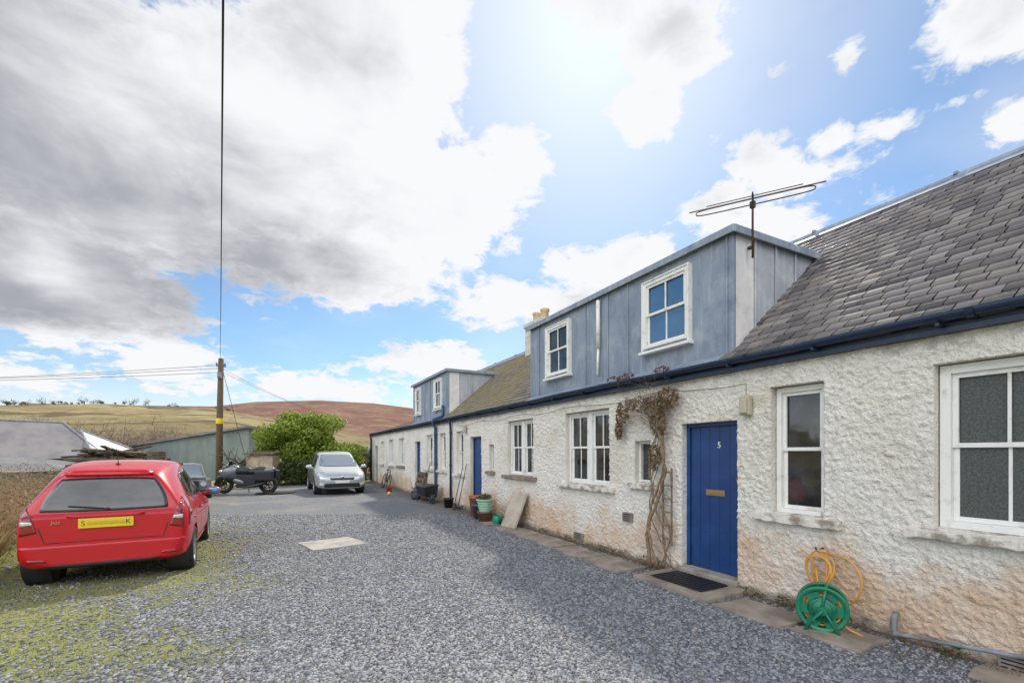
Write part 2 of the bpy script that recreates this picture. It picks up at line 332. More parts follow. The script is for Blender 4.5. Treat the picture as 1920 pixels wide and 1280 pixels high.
# ---------------------------------------------------------------- ground
def gz(x,y):
    d=np.maximum(np.maximum(-5.0-np.asarray(x,float)+0*y,np.asarray(y,float)-31),0)
    return -3.2*sstep(0,16,d)
def gfine(x,y): return gz(x,y)+.035*(fbm(x*1.1,y*1.1,3,5)-.45)*sstep(0,2,4.6-x)
def ground():
    rs=list(np.arange(0,26,.25))+list(np.geomspace(26,5000,60)); na=288
    R,A=np.meshgrid(rs,np.linspace(0,2*np.pi,na,endpoint=False),indexing='ij')
    x=1+R*np.sin(A); y=6+R*np.cos(A)
    z=gfine(x,y)
    V=np.stack([x,y,z],-1).reshape(-1,3); n=len(rs)
    i,j=np.meshgrid(np.arange(n-1),np.arange(na),indexing='ij'); a=i*na+j;b=i*na+(j+1)%na
    Fq=np.stack([a,b,b+na,a+na],-1).reshape(-1,4)
    m,nt,b=newmat('gravel_and_grass')
    g=nd(nt,'ShaderNodeNewGeometry').outputs['Position']; s=nd(nt,'ShaderNodeSeparateXYZ',{0:g}); gx,gy,_=s.outputs
    v1=nd(nt,'ShaderNodeTexVoronoi',{'Vector':g,'Scale':52.0}); v2=nd(nt,'ShaderNodeTexVoronoi',{'Vector':g,'Scale':105.0})
    cv=nd(nt,'ShaderNodeSeparateColor',{0:v1.outputs['Color']}).outputs[0]; cv2=nd(nt,'ShaderNodeSeparateColor',{0:v2.outputs['Color']}).outputs[1]
    val=mth(nt,'ADD',mth(nt,'MULTIPLY',cv,.6),mth(nt,'MULTIPLY',cv2,.4))
    gc=mixc(nt,val,(.085,.091,.102),(.28,.288,.305))
    gc=mixc(nt,rng_(nt,v1.outputs['Distance'],.3,.75,0,.6),gc,(.05,.052,.057))
    big=noise(nt,g,.55,6,.65); gc=mixc(nt,rng_(nt,big,.44,.70,0,.5),gc,(.28,.25,.21))
    nb=noise(nt,g,1.1,6,.65); nf=noise(nt,g,16,5,.7)
    gr=mixc(nt,nf,(.12,.13,.026),(.29,.29,.08)); gr=mixc(nt,rng_(nt,nb,.48,.72,0,.6),gr,(.31,.26,.14))
    edge=mth(nt,'MULTIPLY_ADD',rng_(nt,gy,8,16,0,1.0),-1.3,.30)
    q=mth(nt,'ADD',mth(nt,'SUBTRACT',edge,gx),mth(nt,'MULTIPLY',mth(nt,'SUBTRACT',nb,.5),5.0))
    q=mth(nt,'ADD',q,mth(nt,'MULTIPLY',mth(nt,'SUBTRACT',nf,.5),4.0))
    mask=rng_(nt,q,-.4,2.0,0,.95)
    cut=mth(nt,'MAXIMUM',rng_(nt,gx,-3.1,-4.0),rng_(nt,gy,24,27))
    mid=mth(nt,'MULTIPLY',rng_(nt,gy,12.5,14),rng_(nt,gy,24,22))
    mask=mth(nt,'MULTIPLY',mask,rng_(nt,mid,0,1,1,.25)); mask=mth(nt,'MAXIMUM',mask,cut)
    spots=mth(nt,'MULTIPLY',rng_(nt,noise(nt,g,2.7,5,.7),.58,.70,0,.8),rng_(nt,nf,.4,.6)); mask=mth(nt,'MAXIMUM',mask,spots)
    c=mixc(nt,mask,gc,gr)
    dirt=mth(nt,'MULTIPLY',rng_(nt,gx,3.9,4.6,0,1),rng_(nt,nb,.3,.6,.35,.95))
    c=mixc(nt,dirt,c,(.12,.092,.066))
    setin(nt,b,'Base Color',c); b.inputs['Roughness'].default_value=.93
    hgt=mth(nt,'SUBTRACT',1.0,v1.outputs['Distance']); hh=mth(nt,'ADD',hgt,mth(nt,'MULTIPLY',nf,mth(nt,'MULTIPLY',mask,1.5)))
    bn=nd(nt,'ShaderNodeBump',{'Strength':.85,'Distance':.010,'Height':hh}); nt.links.new(bn.outputs[0],b.inputs['Normal'])
    o=np_mesh('ground',V,Fq,[m],smooth=True); o['kind']='structure'; o['label']='grey gravel yard with mossy grass along one side'; o['category']='ground'
ground()
def camdep(x,y): return .4587*x+.8886*y
def grassmask(x,y):
    edge=.30-1.3*sstep(8,16,y)
    return (edge-x)+(fbm(x*1.1,y*1.1,4,33)-.47)*4.4+(fbm(x*7,y*7,3,133)-.45)*3.0
def stones():
    N=360000
    t=2.9+9.0*rng.random(N)**1.4; u=-1.2+2.4*rng.random(N)
    x=t*(.4587+.8886*u); y=t*(.8886-.4587*u)
    gm=grassmask(x,y)
    keep=(x<4.72)&(x>-3.5)&(rng.random(N)<1-.88*sstep(-.5,1.8,gm))&(rng.random(N)<np.where(x>4.0,.35,1.0))
    x=x[keep];y=y[keep];t=t[keep]; n=min(len(x),140000); x=x[:n];y=y[:n];t=t[:n]
    s=(.0048+.0085*rng.random(n)**2.6)*(1+.03*t)
    base=np.array([(-1,-1,-1),(1,-1,-1),(1,1,-1),(-1,1,-1),(-.7,-.7,1),(.7,-.7,1),(.7,.7,1),(-.7,.7,1)],float)
    P=base[None]*(1+.45*(rng.random((n,8,3))-.5)); P[:,:,2]*=.6; P*=s[:,None,None]
    P[:,:,0]*=(.8+.7*rng.random(n))[:,None]
    a=rng.random(n)*6.28; tl=(rng.random(n)-.5)*1.1
    ca,sa=np.cos(a)[:,None],np.sin(a)[:,None]; ct,st=np.cos(tl)[:,None],np.sin(tl)[:,None]
    px,py,pz=P[:,:,0],P[:,:,1],P[:,:,2]
    py,pz=py*ct-pz*st,py*st+pz*ct
    px,py=px*ca-py*sa,px*sa+py*ca
    V=np.stack([px+x[:,None],py+y[:,None],pz+(gfine(x,y)+s*.35)[:,None]],-1).reshape(-1,3)
    f=np.array([(0,3,2,1),(4,5,6,7),(0,1,5,4),(1,2,6,5),(2,3,7,6),(3,0,4,7)])
    Fq=(f[None]+8*np.arange(n)[:,None,None]).reshape(-1,4)
    m,nt,b=newmat('gravel_chips'); r=nd(nt,'ShaderNodeNewGeometry').outputs['Random Per Island']
    c=mixc(nt,mth(nt,'POWER',r,1.3),(.078,.083,.094),(.33,.34,.36)); r2=mth(nt,'FRACT',mth(nt,'MULTIPLY',r,23.7))
    c=mixc(nt,rng_(nt,r2,.90,1,0,.8),c,(.40,.35,.28))
    setin(nt,b,'Base Color',c); b.inputs['Roughness'].default_value=.62
    o=np_mesh('gravel',V,Fq,[m]); o['kind']='stuff'; o['label']='loose angular grey gravel chips over the yard'; o['category']='gravel'
stones()
def blades(name,x,y,hmin,hmax,wd,mat,label,lean=.6,cat='grass'):
    n=len(x); h=hmin+(hmax-hmin)*rng.random(n)**1.5; a=rng.random(n)*6.28; l=lean*(rng.random(n))*h; b=rng.random(n)*6.28
    z=gfine(x,y)
    dx=np.cos(a)*wd;dy=np.sin(a)*wd; lx=np.cos(b)*l; ly=np.sin(b)*l
    p0=np.stack([x-dx,y-dy,z-.01],-1);p1=np.stack([x+dx,y+dy,z-.01],-1)
    p2=np.stack([x+dx*.6+lx*.4,y+dy*.6+ly*.4,z+h*.6],-1);p3=np.stack([x-dx*.3+lx,y-dy*.3+ly,z+h],-1)
    V=np.stack([p0,p1,p2,p3],1).reshape(-1,3); Fq=(np.array([0,1,2,3])[None]+4*np.arange(n)[:,None])
    o=np_mesh(name,V,Fq,[mat]); tag(o,label,cat,kind='stuff'); return o
def leafmat(name,c1,c2,c3=None,tw=.35):
    m,nt,b=newmat(name); r=nd(nt,'ShaderNodeNewGeometry').outputs['Random Per Island']
    c=mixc(nt,r,c1,c2)
    if c3:
        r2=mth(nt,'FRACT',mth(nt,'MULTIPLY',r,13.1)); c=mixc(nt,rng_(nt,r2,.7,1,0,.9),c,c3)
    setin(nt,b,'Base Color',c); b.inputs['Roughness'].default_value=.55
    tr=nd(nt,'ShaderNodeBsdfTranslucent',{'Color':c}); out=[n for n in nt.nodes if n.type=='OUTPUT_MATERIAL'][0]
    ms=nd(nt,'ShaderNodeMixShader',{0:tw,1:b.outputs[0],2:tr.outputs[0]}); nt.links.new(ms.outputs[0],out.inputs[0])
    return m
M_grass=leafmat('short_grass',(.12,.14,.022),(.28,.29,.07),(.42,.36,.17))
M_dry=leafmat('dry_grass',(.28,.19,.09),(.46,.35,.18),(.16,.17,.05))
N=340000
x=-5.2+6.8*rng.random(N); y=2.0+16*rng.random(N)**1.5; gm=grassmask(x,y)
k=(rng.random(N)<.03+.62*sstep(.0,2.2,gm))&(gm>.0)&(camdep(x,y)>2.9)&(rng.random(N)<np.clip(1.1-(y-3)/18,.15,1))&(~((y>12.5)&(x>-3.4)))
blades('grass',x[k],y[k],.006,.026,.0028,M_grass,'short mossy grass growing through the gravel')
N=15000
s=rng.random(N)**1.2; x=-3.25-3.6*s-2.4*rng.random(N)**1.6; y=7.4+11.5*s+ (rng.random(N)-.5)*1.5
blades('tall_grass',x,y,.15,.75,.006,M_dry,'tall dry grass along the yard edge',.8)
# ---------------------------------------------------------------- hills
def hill(name,azs,vt,r0,r1,mat,label,seed,amp):
    a=np.linspace(azs[0],azs[-1],260); r=np.linspace(0,1,70); R,A=np.meshgrid(r,a,indexing='ij')
    vtt=np.interp(A,azs,vt); dist=r0+(r1-r0)*R
    g=np.sin(R*np.pi/2)**.8
    x=dist*np.sin(np.radians(A));y=dist*np.cos(np.radians(A))
    z=-3.6*(1-g)+(vtt*dist+1.6)*g + amp*(fbm(x/50,y/50,5,seed)-.55)*np.sin(R*np.pi)*.6
    xb=(r1*1.3)*np.sin(np.radians(a));yb=(r1*1.3)*np.cos(np.radians(a)); 
    V=np.concatenate([np.stack([x,y,z],-1).reshape(-1,3),np.stack([xb,yb,np.full_like(xb,-20)],-1)])
    n,m_=71,260
    i,j=np.meshgrid(np.arange(n-1),np.arange(m_-1),indexing='ij'); q=i*m_+j
    Fq=np.stack([q,q+1,q+1+m_,q+m_],-1).reshape(-1,4)[:,::-1]
    o=np_mesh(name,V,Fq,[mat],smooth=True); o['kind']='structure'; o['label']=label; o['category']='hill'; return o
def hillmat(name,a,b_,c_,sc_,lines):
    m,nt,b=newmat(name); g=nd(nt,'ShaderNodeNewGeometry').outputs['Position']
    c=mixc(nt,rng_(nt,noise(nt,g,sc_,7,.65,.5),.38,.62),a,b_); c=mixc(nt,rng_(nt,noise(nt,g,sc_*3.3,6,.7),.5,.7,0,.8),c,c_)
    if lines:
        z=nd(nt,'ShaderNodeSeparateXYZ',{0:g}).outputs[2]
        s=mth(nt,'SINE',mth(nt,'ADD',mth(nt,'MULTIPLY',z,lines),mth(nt,'MULTIPLY',noise(nt,g,.012,3,.5),28.0)))
        c=mixc(nt,rng_(nt,s,.72,.98,0,.8),c,(.09,.07,.05))
        c=mixc(nt,rng_(nt,z,20,7,0,.45),c,(.17,.13,.08))
    c=mixc(nt,rng_(nt,noise(nt,g,.16,5,.75),.52,.64,0,.7),c,tuple(v*.42 for v in b_))
    setin(nt,b,'Base Color',c); b.inputs['Roughness'].default_value=1; b.inputs['Specular IOR Level'].default_value=0.05; return m
hill('heather_hill',[-20,-6,-2,4.4,10.3,14.7,20,30,45],[.075,.086,.0985,.107,.105,.097,.084,.07,.05],260,900,
     hillmat('heather',(.17,.09,.07),(.22,.13,.095),(.32,.26,.15),.012,0),'brown and purple heather moorland hill',4,14)
hill('pasture_hill',[-60,-40,-21,-14.4,-6,-2,2,8,14],[.05,.062,.070,.081,.082,.072,.058,.040,.025],90,400,
     hillmat('rough_pasture',(.33,.27,.14),(.23,.19,.095),(.20,.13,.09),.03,.9),'tan and brown rough pasture hillside with drystone terraces',9,9)
# ---------------------------------------------------------------- vegetation
def leafcloud(centers,radii,n,size,squash=.8):
    idx=rng.integers(0,len(centers),n); C=np.array(centers)[idx]; R=np.array(radii)[idx]
    d=rng.normal(size=(n,3)); d/=np.linalg.norm(d,axis=1)[:,None]; rr=(.55+.5*rng.random(n)**.6)[:,None]
    P=C+d*R*rr
    nn=d+.9*rng.normal(size=(n,3)); nn/=np.linalg.norm(nn,axis=1)[:,None]
    a=np.cross(nn,rng.normal(size=(n,3))); a/=np.linalg.norm(a,axis=1)[:,None]; b=np.cross(nn,a)
    s=(size*(.6+.8*rng.random(n)))[:,None]
    V=np.stack([P-a*s,P-b*s*.45+nn*s*.1,P+a*s,P+b*s*.45+nn*s*.1],1).reshape(-1,3)
    return V,(np.array([0,1,2,3])[None]+4*np.arange(n)[:,None])
def limb(mb,p,d,L,r,depth,mi=0,spread=.6,n=5,up=.15,kids=3):
    pts=[Vector(p)];dd=Vector(d).normalized();k=4
    for i in range(k):
        dd=(dd+Vector((random.gauss(0,.13),random.gauss(0,.13),random.gauss(0,.08)+up*.3))).normalized(); pts.append(pts[-1]+dd*L/k)
    mb.tube(pts,[r*(1-.45*i/k) for i in range(k+1)],n,mi)
    if depth>0:
        for c in range(kids+ (1 if random.random()<.5 else 0)):
            i=random.randint(2,k); a=Vector((random.gauss(0,1),random.gauss(0,1),random.gauss(0,.6))); a=(a-dd*a.dot(dd)).normalized()
            limb(mb,pts[i],dd*(1-spread*.5)+a*spread,L*random.uniform(.55,.78),r*.5,depth-1,mi,spread,max(3,n-1),up,kids)
M_bushleaf=leafmat('yellow_green_leaves',(.14,.22,.025),(.40,.47,.065),(.05,.10,.015),.5)
M_hedgeleaf=leafmat('dark_hedge_leaves',(.03,.055,.015),(.10,.13,.03),(.15,.17,.05))
M_brown=leafmat('dead_leaves',(.20,.12,.07),(.34,.23,.13),(.13,.14,.06))
M_scrub=leafmat('brown_scrub_leaves',(.14,.095,.06),(.22,.16,.09),(.10,.11,.05))
def bush(name,loc,label,cat,lobes,nleaf,size,mat,seed,trunk=True,group=None):
    r=root(name,loc,label,cat,group=group)
    if trunk:
        mb=MB(); random.seed(seed)
        for i in range(5): limb(mb,(random.uniform(-.3,.3),random.uniform(-.2,.2),-.1),(random.gauss(0,.5),random.gauss(0,.4),1),1.3,.07,2,0,.7)
        mb.obj('trunk',M_bark,r)
    V,Fq=leafcloud([l[:3] for l in lobes],[l[3:] for l in lobes],nleaf,size)
    V[:,2]=np.maximum(V[:,2],.01)
    o=np_mesh('crown',V,Fq,[mat]); o.parent=r
    return r
random.seed(3)
lob=[]
for i in range(52):
    a=random.uniform(0,6.28);q=random.uniform(.1,1); h=random.uniform(.5,3.45)
    k=math.sqrt(max(.05,1-((h-1.4)/2.3)**2))
    lob.append((math.cos(a)*2.7*q*k,math.sin(a)*1.6*q*k,h,random.uniform(.5,.85),random.uniform(.5,.8),random.uniform(.35,.6)))
bush('bush',(1.55,27.0,0),'large rounded yellow-green evergreen bush behind the car','bush',lob,36000,.082,M_bushleaf,5)
def hedgebox(name,p0,p1,wd,h,n,size,mat,label,seed):
    p0=Vector(p0);p1=Vector(p1); L=(p1-p0).length; lob=[];random.seed(seed)
    for i in range(int(L/.5)+1):
        for kk in range(3):
            q=(p1-p0)*((i+random.random()*.8)*.5/L); lob.append((q.x,q.y+random.uniform(-wd,wd)*.3,h*(.22+.3*kk)+random.uniform(-.1,.15),.5,wd*.55,h*.28))
    return bush(name,p0,label,'hedge',lob,n,size,mat,seed,True)
hedgebox('ivy_hedge',(-1.5,25.8,0),(2.6,24.8,0),.8,1.1,12000,.055,M_hedgeleaf,'low dark ivy-covered hedge bank below the bush',2)
hedgebox('hedge',(3.2,30,0),(6.5,30,0),1.0,1.9,6000,.07,M_hedgeleaf,'dark clipped hedge at the end of the yard',8)
hedgebox('rough_hedge',(-9,29,-1.1),(-2.6,27.4,-.2),1.0,1.0,6000,.06,M_brown,'rough brown hedge beside the telegraph pole',12)
M_twig=pmat('dry_twigs',(.36,.25,.14),.9,rndisl=.4)
for i,(sx,sy,sc_) in enumerate([(-3.85,9.4,.85),(-4.2,11.2,1.0),(-4.95,13.6,1.1),(-6.2,16.7,1.15),(-6.7,19.0,1.0),(-7.6,22.5,.9),(-4.5,10.4,.95),(-5.5,14.8,1.1)]):
    random.seed(100+i)
    r=root('dry_shrub',(sx,sy,float(gz(sx,sy))),'leafless straw-coloured shrub with tangled dry twigs at the yard edge','shrub',group='dry shrubs along the yard edge')
    mb=MB()
    for j in range(30):
        a=random.uniform(0,6.28); limb(mb,(math.cos(a)*.3*random.random(),math.sin(a)*.3*random.random(),-.05),(math.cos(a)*.6,math.sin(a)*.6,random.uniform(.8,1.6)),.62*sc_,.006,2,0,.8,3,-.02,3)
    mb.obj('stem',M_twig,r)
    V,Fq=leafcloud([(0,0,.45*sc_),(.2,.1,.8*sc_),(-.25,.2,.65*sc_)],[(.65*sc_,.65*sc_,.45*sc_)]*3,1500,.022)
    V[:,2]=np.maximum(V[:,2],0); o=np_mesh('foliage',V,Fq,[M_brown]); o.parent=r
tpos=[(-20,64,1.1),(-18,66,1.1),(-16.3,68,1.1),(-15,64,1),(-13.8,70,1.1),(-12.5,78,1.2),(-11,80,1.2),(-9.5,82,1.2),(-8,84,1.2),(-6.5,80,1.1),(-19,78,1.3),(-14,84,1.4),(-10,90,1.4),(-21.5,66,1.1),(-17,80,1.3),(-12,92,1.4),(-22,62,1.1)]
M_faint=pmat('bare_branches',(.20,.15,.115),.95,rndisl=.3)
for i,(a,d,hs_) in enumerate(tpos):
    random.seed(200+i); x=d*math.sin(D2(a)); y=d*math.cos(D2(a)); H=random.uniform(5.4,6.8)*hs_
    r=root('bare_tree',(x,y,-3.4),'leafless brown tree with fine bare branches','tree',group='bare trees beyond the barn')
    mb=MB(); mb.tube([(0,0,-.3),(.1,0,H*.2),(.15,.1,H*.45)],[.2,.16,.12],6); mb.obj('trunk',M_bark,r)
    mb=MB()
    for j in range(9): limb(mb,(.1,.05,H*random.uniform(.2,.5)),(random.gauss(0,.6),random.gauss(0,.6),1),H*.42,.10,3,0,.7,4,.1,3)
    mb.obj('crown',M_faint,r)
for i,(a,d) in enumerate([(-19,72),(-15.5,76),(-12,84),(-8.5,86),(-5,84),(-17,90),(-10,95),(-3,95)]):
    x=d*math.sin(D2(a)); y=d*math.cos(D2(a)); random.seed(400+i)
    lob=[(random.uniform(-5,5),random.uniform(-2,2),random.uniform(.5,3.6),random.uniform(1.2,2),1.4,random.uniform(.8,1.3)) for _ in range(12)]
    bush('scrub_thicket',(x,y,-3.2),'low brown leafless thicket at the foot of the hill','scrub',lob,1800,.16,M_scrub,400+i,False,'brown thickets below the hill')
random.seed(55)
M_dist=leafmat('distant_twigs',(.13,.10,.08),(.20,.16,.12))
for i in range(44):
    a=random.choice([random.uniform(-21,-13),random.uniform(-21,-15),random.uniform(-18,-10),random.uniform(-13,-4)]); h=random.choice([1.8,2.5,3.4,4.6,5.6])*random.uniform(.8,1.15)
    d=397; x=d*math.sin(D2(a));y=d*math.cos(D2(a)); vt=np.interp(a,[-60,-40,-21,-14.4,-6,-2],[.05,.062,.070,.081,.082,.072]); z=vt*d+1.2
    r=root('skyline_tree',(x,y,z),'small dark tree on the hill skyline','tree',group='trees on the hill skyline')
    mb=MB(); mb.tube([(0,0,-1),(0,0,h*.5)],[.2,.1],5); mb.obj('trunk',M_bark,r)
    q=random.uniform(.5,1.4)
    cs=[(random.uniform(-.5,.5)*h*q,0,h*random.uniform(.3,.8)) for _ in range(4)]
    V,Fq=leafcloud(cs,[(h*random.uniform(.2,.4),h*.3,h*random.uniform(.15,.3)) for _ in range(4)],110,.26); o=np_mesh('crown',V,Fq,[M_dist]); o.parent=r
# ---------------------------------------------------------------- cottage row
row=root('cottage_row',(7.6,12,0),'long row of white harled cottages with slate roof and lead dormers','house',world=True)
WX=4.82
def sub(o): o.matrix_parent_inverse=Matrix.Identity(4); return o
ops=[(.93,1.745,.98,2.33,'A'),(2.59,3.14,.95,2.32,'B'),(3.545,4.385,.07,1.99,'door'),(4.95,5.29,1.16,1.78,'small'),
     (5.87,7.15,1.05,2.34,'C'),(8.36,9.56,1.10,2.34,'C'),(10.32,10.62,1.15,1.82,'small'),(11.1,11.92,.07,2.05,'door'),(12.45,13.0,1.0,2.25,'B'),
     (14.0,14.6,1.05,2.25,'B'),(15.4,16.1,1.05,2.25,'B'),(16.9,17.7,.07,2.05,'door'),(19.4,20.4,1.05,2.25,'C'),(21.4,22.4,1.05,2.25,'C'),(23.6,24.3,1.05,2.2,'B'),(25.2,25.9,.07,2.0,'door')]
def wall():
    ys=np.concatenate([np.arange(-1.6,.6,.05),np.arange(.6,6.5,.011),np.arange(6.5,11,.022),np.arange(11,26.9,.06)]); ys[-1]=26.8; zs=np.arange(-.12,2.64,.011)
    for o in ops:
        for e in o[:2]: ys[np.argmin(abs(ys-e))]=e
        for e in o[2:4]: zs[np.argmin(abs(zs-e))]=e
    Yg,Zg=np.meshgrid(ys,zs,indexing='ij')
    wy=.03*fbm(Yg*9,Zg*9,2,91); wz=.03*fbm(Yg*9,Zg*9,2,55)
    n=fbm((Yg+wy)*26,(Zg+wz)*30,2,3); n2_=vn((Yg+wy)*55,(Zg+wz)*58,7); big=fbm(Yg*1.3,Zg*1.3,3,8)
    lump=np.maximum(n-.28,0)*.048+.007*n2_
    Xg=WX+.004-lump-.03*(big-.45)
    V=np.stack([Xg,Yg,Zg],-1).reshape(-1,3); nz=len(zs)
    yc=(ys[1:]+ys[:-1])/2; zc=(zs[1:]+zs[:-1])/2
    mask=np.ones((len(yc),len(zc)),bool)
    for o in ops: mask&=~((yc[:,None]>o[0])&(yc[:,None]<o[1])&(zc[None]>o[2])&(zc[None]<o[3]))
    i,j=np.nonzero(mask); q=i*nz+j
    F0=np.stack([q,q+1,q+1+nz,q+nz],-1); V2=[];F2=[]; b0=len(V)
    for o in ops:
        i0,i1=[int(np.argmin(abs(ys-e))) for e in o[:2]]; j0,j1=[int(np.argmin(abs(zs-e))) for e in o[2:4]]
        loop=[(i,j0) for i in range(i0,i1)]+[(i1,j) for j in range(j0,j1)]+[(i,j1) for i in range(i1,i0,-1)]+[(i0,j) for j in range(j1,j0,-1)]
        b=b0+len(V2)
        for (i,j) in loop: V2.append([WX+.03,ys[i],zs[j]])
        L=len(loop)
        for (i,j) in loop: V2.append([WX+.2,ys[i],zs[j]])
        for k in range(L):
            a=loop[k][0]*nz+loop[k][1]; a2=loop[(k+1)%L]; a2=a2[0]*nz+a2[1]; k2=(k+1)%L
            F2.append([a,b+k,b+k2,a2]); F2.append([b+k,b+L+k,b+L+k2,b+k2])
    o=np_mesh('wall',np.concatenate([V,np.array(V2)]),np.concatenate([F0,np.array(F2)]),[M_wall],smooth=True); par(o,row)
    mb=MB()
    mb.box(10.2,10.4,-1.6,26.8,-.1,2.6); 
    mb.box(4.86,10.2,26.62,26.8,-.1,2.6)
    mb.box(4.86,10.2,-1.6,-1.45,-.1,2.6)
    for yy,zr in ((26.7,3.6),(18.72,4.95),(-1.55,4.95)): mb.add([(4.9,yy,2.5),(10.2,yy,2.5),(7.61,yy,zr),(4.9,yy-.1,2.5),(10.2,yy-.1,2.5),(7.61,yy-.1,zr)],[(0,1,2),(5,4,3)])
    mb.box(5.05,5.1,-1.4,26.6,0,2.6)
    mb.obj('end_wall',M_wall,row)
wall()
def roof(y0,y1,slope,name,skip):
    A=math.atan(slope); cs,sn=math.cos(A),math.sin(A); L=2.83/cs; ex=.145; nc=int(L/ex)+1
    V=[];Fq=[]
    def pt(s,y,o): return (4.775+s*cs-o*sn, y, 2.65+s*sn+o*cs)
    random.seed(5)
    for k in range(nc):
        s0=k*ex; y=y0-(.09 if k%2 else 0)-random.uniform(0,.03)
        while y<y1:
            wd=random.uniform(.165,.205); ya,yb=max(y,y0)+.005,min(y+wd,y1)-.005; y+=wd
            if yb-ya<.03: continue
            sm=s0+.1; xx=4.775+sm*cs
            if any(a<(ya+yb)/2<b and xx<lim for a,b,lim in skip): continue
            j=random.uniform(-.008,.008); t0=.022+random.uniform(0,.006); s1=min(s0+ex*1.12,L+.02)
            b=len(V); tw=random.uniform(-.004,.004); t1=t0+random.uniform(-.004,.004)
            V+= [pt(s0+j,ya,t0),pt(s0+j+tw,yb,t1),pt(s1,yb,.006),pt(s1,ya,.006),pt(s0+j,ya,0),pt(s0+j+tw,yb,0)]
            Fq+= [(b,b+1,b+2,b+3),(b,b+4,b+5,b+1)]
    mi=[0]*len(Fq)
    V+= [pt(0,y0,-.004),pt(0,y1,-.004),pt(L,y1,-.004),pt(L,y0,-.004)]; b=len(V)-4; Fq.append((b,b+3,b+2,b+1)); mi.append(1)
    zt=2.65+L*sn; V+= [(7.61,y0,zt),(7.61,y1,zt),(10.5,y1,2.6),(10.5,y0,2.6)]; b=len(V)-4; Fq.append((b,b+3,b+2,b+1)); mi.append(0)
    o=np_mesh(name,V,Fq,[M_slate,M_felt],mi); par(o,row)
    mb=MB(); mb.tube([(7.61,y0,zt+.02),(7.61,y1,zt+.02)],.045,10)
    mb.add([(7.46,y0,zt-.085),(7.46,y1,zt-.085),(7.61,y1,zt+.04),(7.61,y0,zt+.04),(7.76,y0,zt-.085),(7.76,y1,zt-.085)],[(0,3,2,1),(3,4,5,2)])
    yy=y0+.7
    while yy<y1: mb.box(7.55,7.67,yy,yy+.04,zt+.04,zt+.075); yy+=1.7
    sub(mb.obj('ridge_cap',M_lead,o))
    return o
r1=roof(-1.6,18.75,.85,'roof',[(3.78,8.76,6.7),(14.34,18.56,6.7)])
roof(18.75,26.85,.36,'lower_roof',[])
mb=MB(); mb.box(7.3,7.95,12.2,13.2,4.6,5.72); mb.box(7.25,8.0,12.15,13.25,5.72,5.83)
sub(mb.obj('chimney',M_wall,r1,bevel=.01))
for yy in (12.45,12.95):
    mb=MB(); mb.lathe([(.13,5.83),(.12,6.1),(.15,6.13),(.15,6.2),(.10,6.2),(.10,5.9)],Matrix.Translation((7.61,yy,0)),14)
    sub(mb.obj('chimney_pot',M_buff,r1))
mb=MB(); prof=[]
for i in range(9):
    a=math.pi*i/8; prof.append((4.705-.062*math.cos(a),2.705-.068*math.sin(a)))
for i in range(9):
    a=math.pi*(8-i)/8; prof.append((4.705-.055*math.cos(a),2.705-.060*math.sin(a)))
yl=list(np.arange(-1.6,26.9,.5))+[26.85]; vs=[]
for i,yy in enumerate(yl):
    for px,pz in prof: vs.append((px,yy,pz+.006*math.sin(yy*1.3)+.004*math.sin(yy*3.7)))
k=len(prof); fs=[(i*k+j,i*k+(j+1)%k,(i+1)*k+(j+1)%k,(i+1)*k+j) for i in range(len(yl)-1) for j in range(k)]
mb.add(vs,fs,0,True)
for yy in np.arange(-1.2,26.8,.95): mb.box(4.65,4.80,yy,yy+.025,2.61,2.632)
for yy in np.arange(-.4,26.8,1.85): mb.add([(x_+(x_-4.705)*.12,yy+dy_,z_+(z_-2.705)*.12) for dy_ in (0,.05) for x_,z_ in prof[:9]],[(j,j+1,9+j+1,9+j) for j in range(8)],0,True)
mb.obj('gutter',M_navy,row)
mb=MB(); mb.box(4.775,4.83,-1.6,26.85,2.56,2.70); mb.box(4.74,4.774,-1.6,26.85,2.56,2.60); mb.obj('fascia_board',M_navy,row)
def sash(mb,x,y0,y1,z0,z1,cols,mi=0,fr=.055,out=.03):
    mb.box(x-out,x+.06,y0,y0+fr,z0,z1,mi); mb.box(x-out,x+.06,y1-fr,y1,z0,z1,mi)
    mb.box(x-out,x+.06,y0+fr,y1-fr,z1-fr,z1,mi); mb.box(x-out-.02,x+.06,y0+fr,y1-fr,z0,z0+fr*.8,mi)
    zm=(z0+z1)/2+.01; a,b=y0+fr,y1-fr
    for k,(za,zb) in enumerate(((zm-.02,z1-fr),(z0+fr*.8,zm+.018))):
        xo=x+(.0 if k==0 else .022); s=.038
        mb.box(xo,xo+.022,a,a+s,za,zb,mi); mb.box(xo,xo+.022,b-s,b,za,zb,mi)
        mb.box(xo-.001,xo+.021,a+s,b-s,zb-s,zb,mi); mb.box(xo-.001,xo+.021,a+s,b-s,za,za+s,mi)
        for c in range(1,cols):
            yc=a+(b-a)*c/cols; mb.box(xo+.002,xo+.018,yc-.011,yc+.011,za+s,zb-s,mi)
def glass(mb,x,y0,y1,z0,z1,mi=0): mb.box(x+.03,x+.036,y0+.02,y1-.02,z0+.02,z1-.02,mi)
def sill(par_,y0,y1,z,mat,dx=.085):
    n=int((y1-y0)/.05)+2; mb=MB(); vs=[]
    random.seed(int(y0*100))
    for i in range(n):
        y=y0+(y1-y0)*i/(n-1); j=lambda a=.006:random.uniform(-a,a)
        vs+= [(WX-dx+j(),y,z-.085+j(.010)),(WX-dx+j(),y,z-.012+j()),(WX+.1,y,z+.012),(WX+.1,y,z-.085)]
    fs=[(i*4+a,i*4+(a+1)%4,(i+1)*4+(a+1)%4,(i+1)*4+a) for i in range(n-1) for a in range(4)]+[(0,3,2,1),tuple((n-1)*4+a for a in range(4))]
    mb.add(vs,fs); sub(mb.obj('sill',mat,par_,bevel=.006))
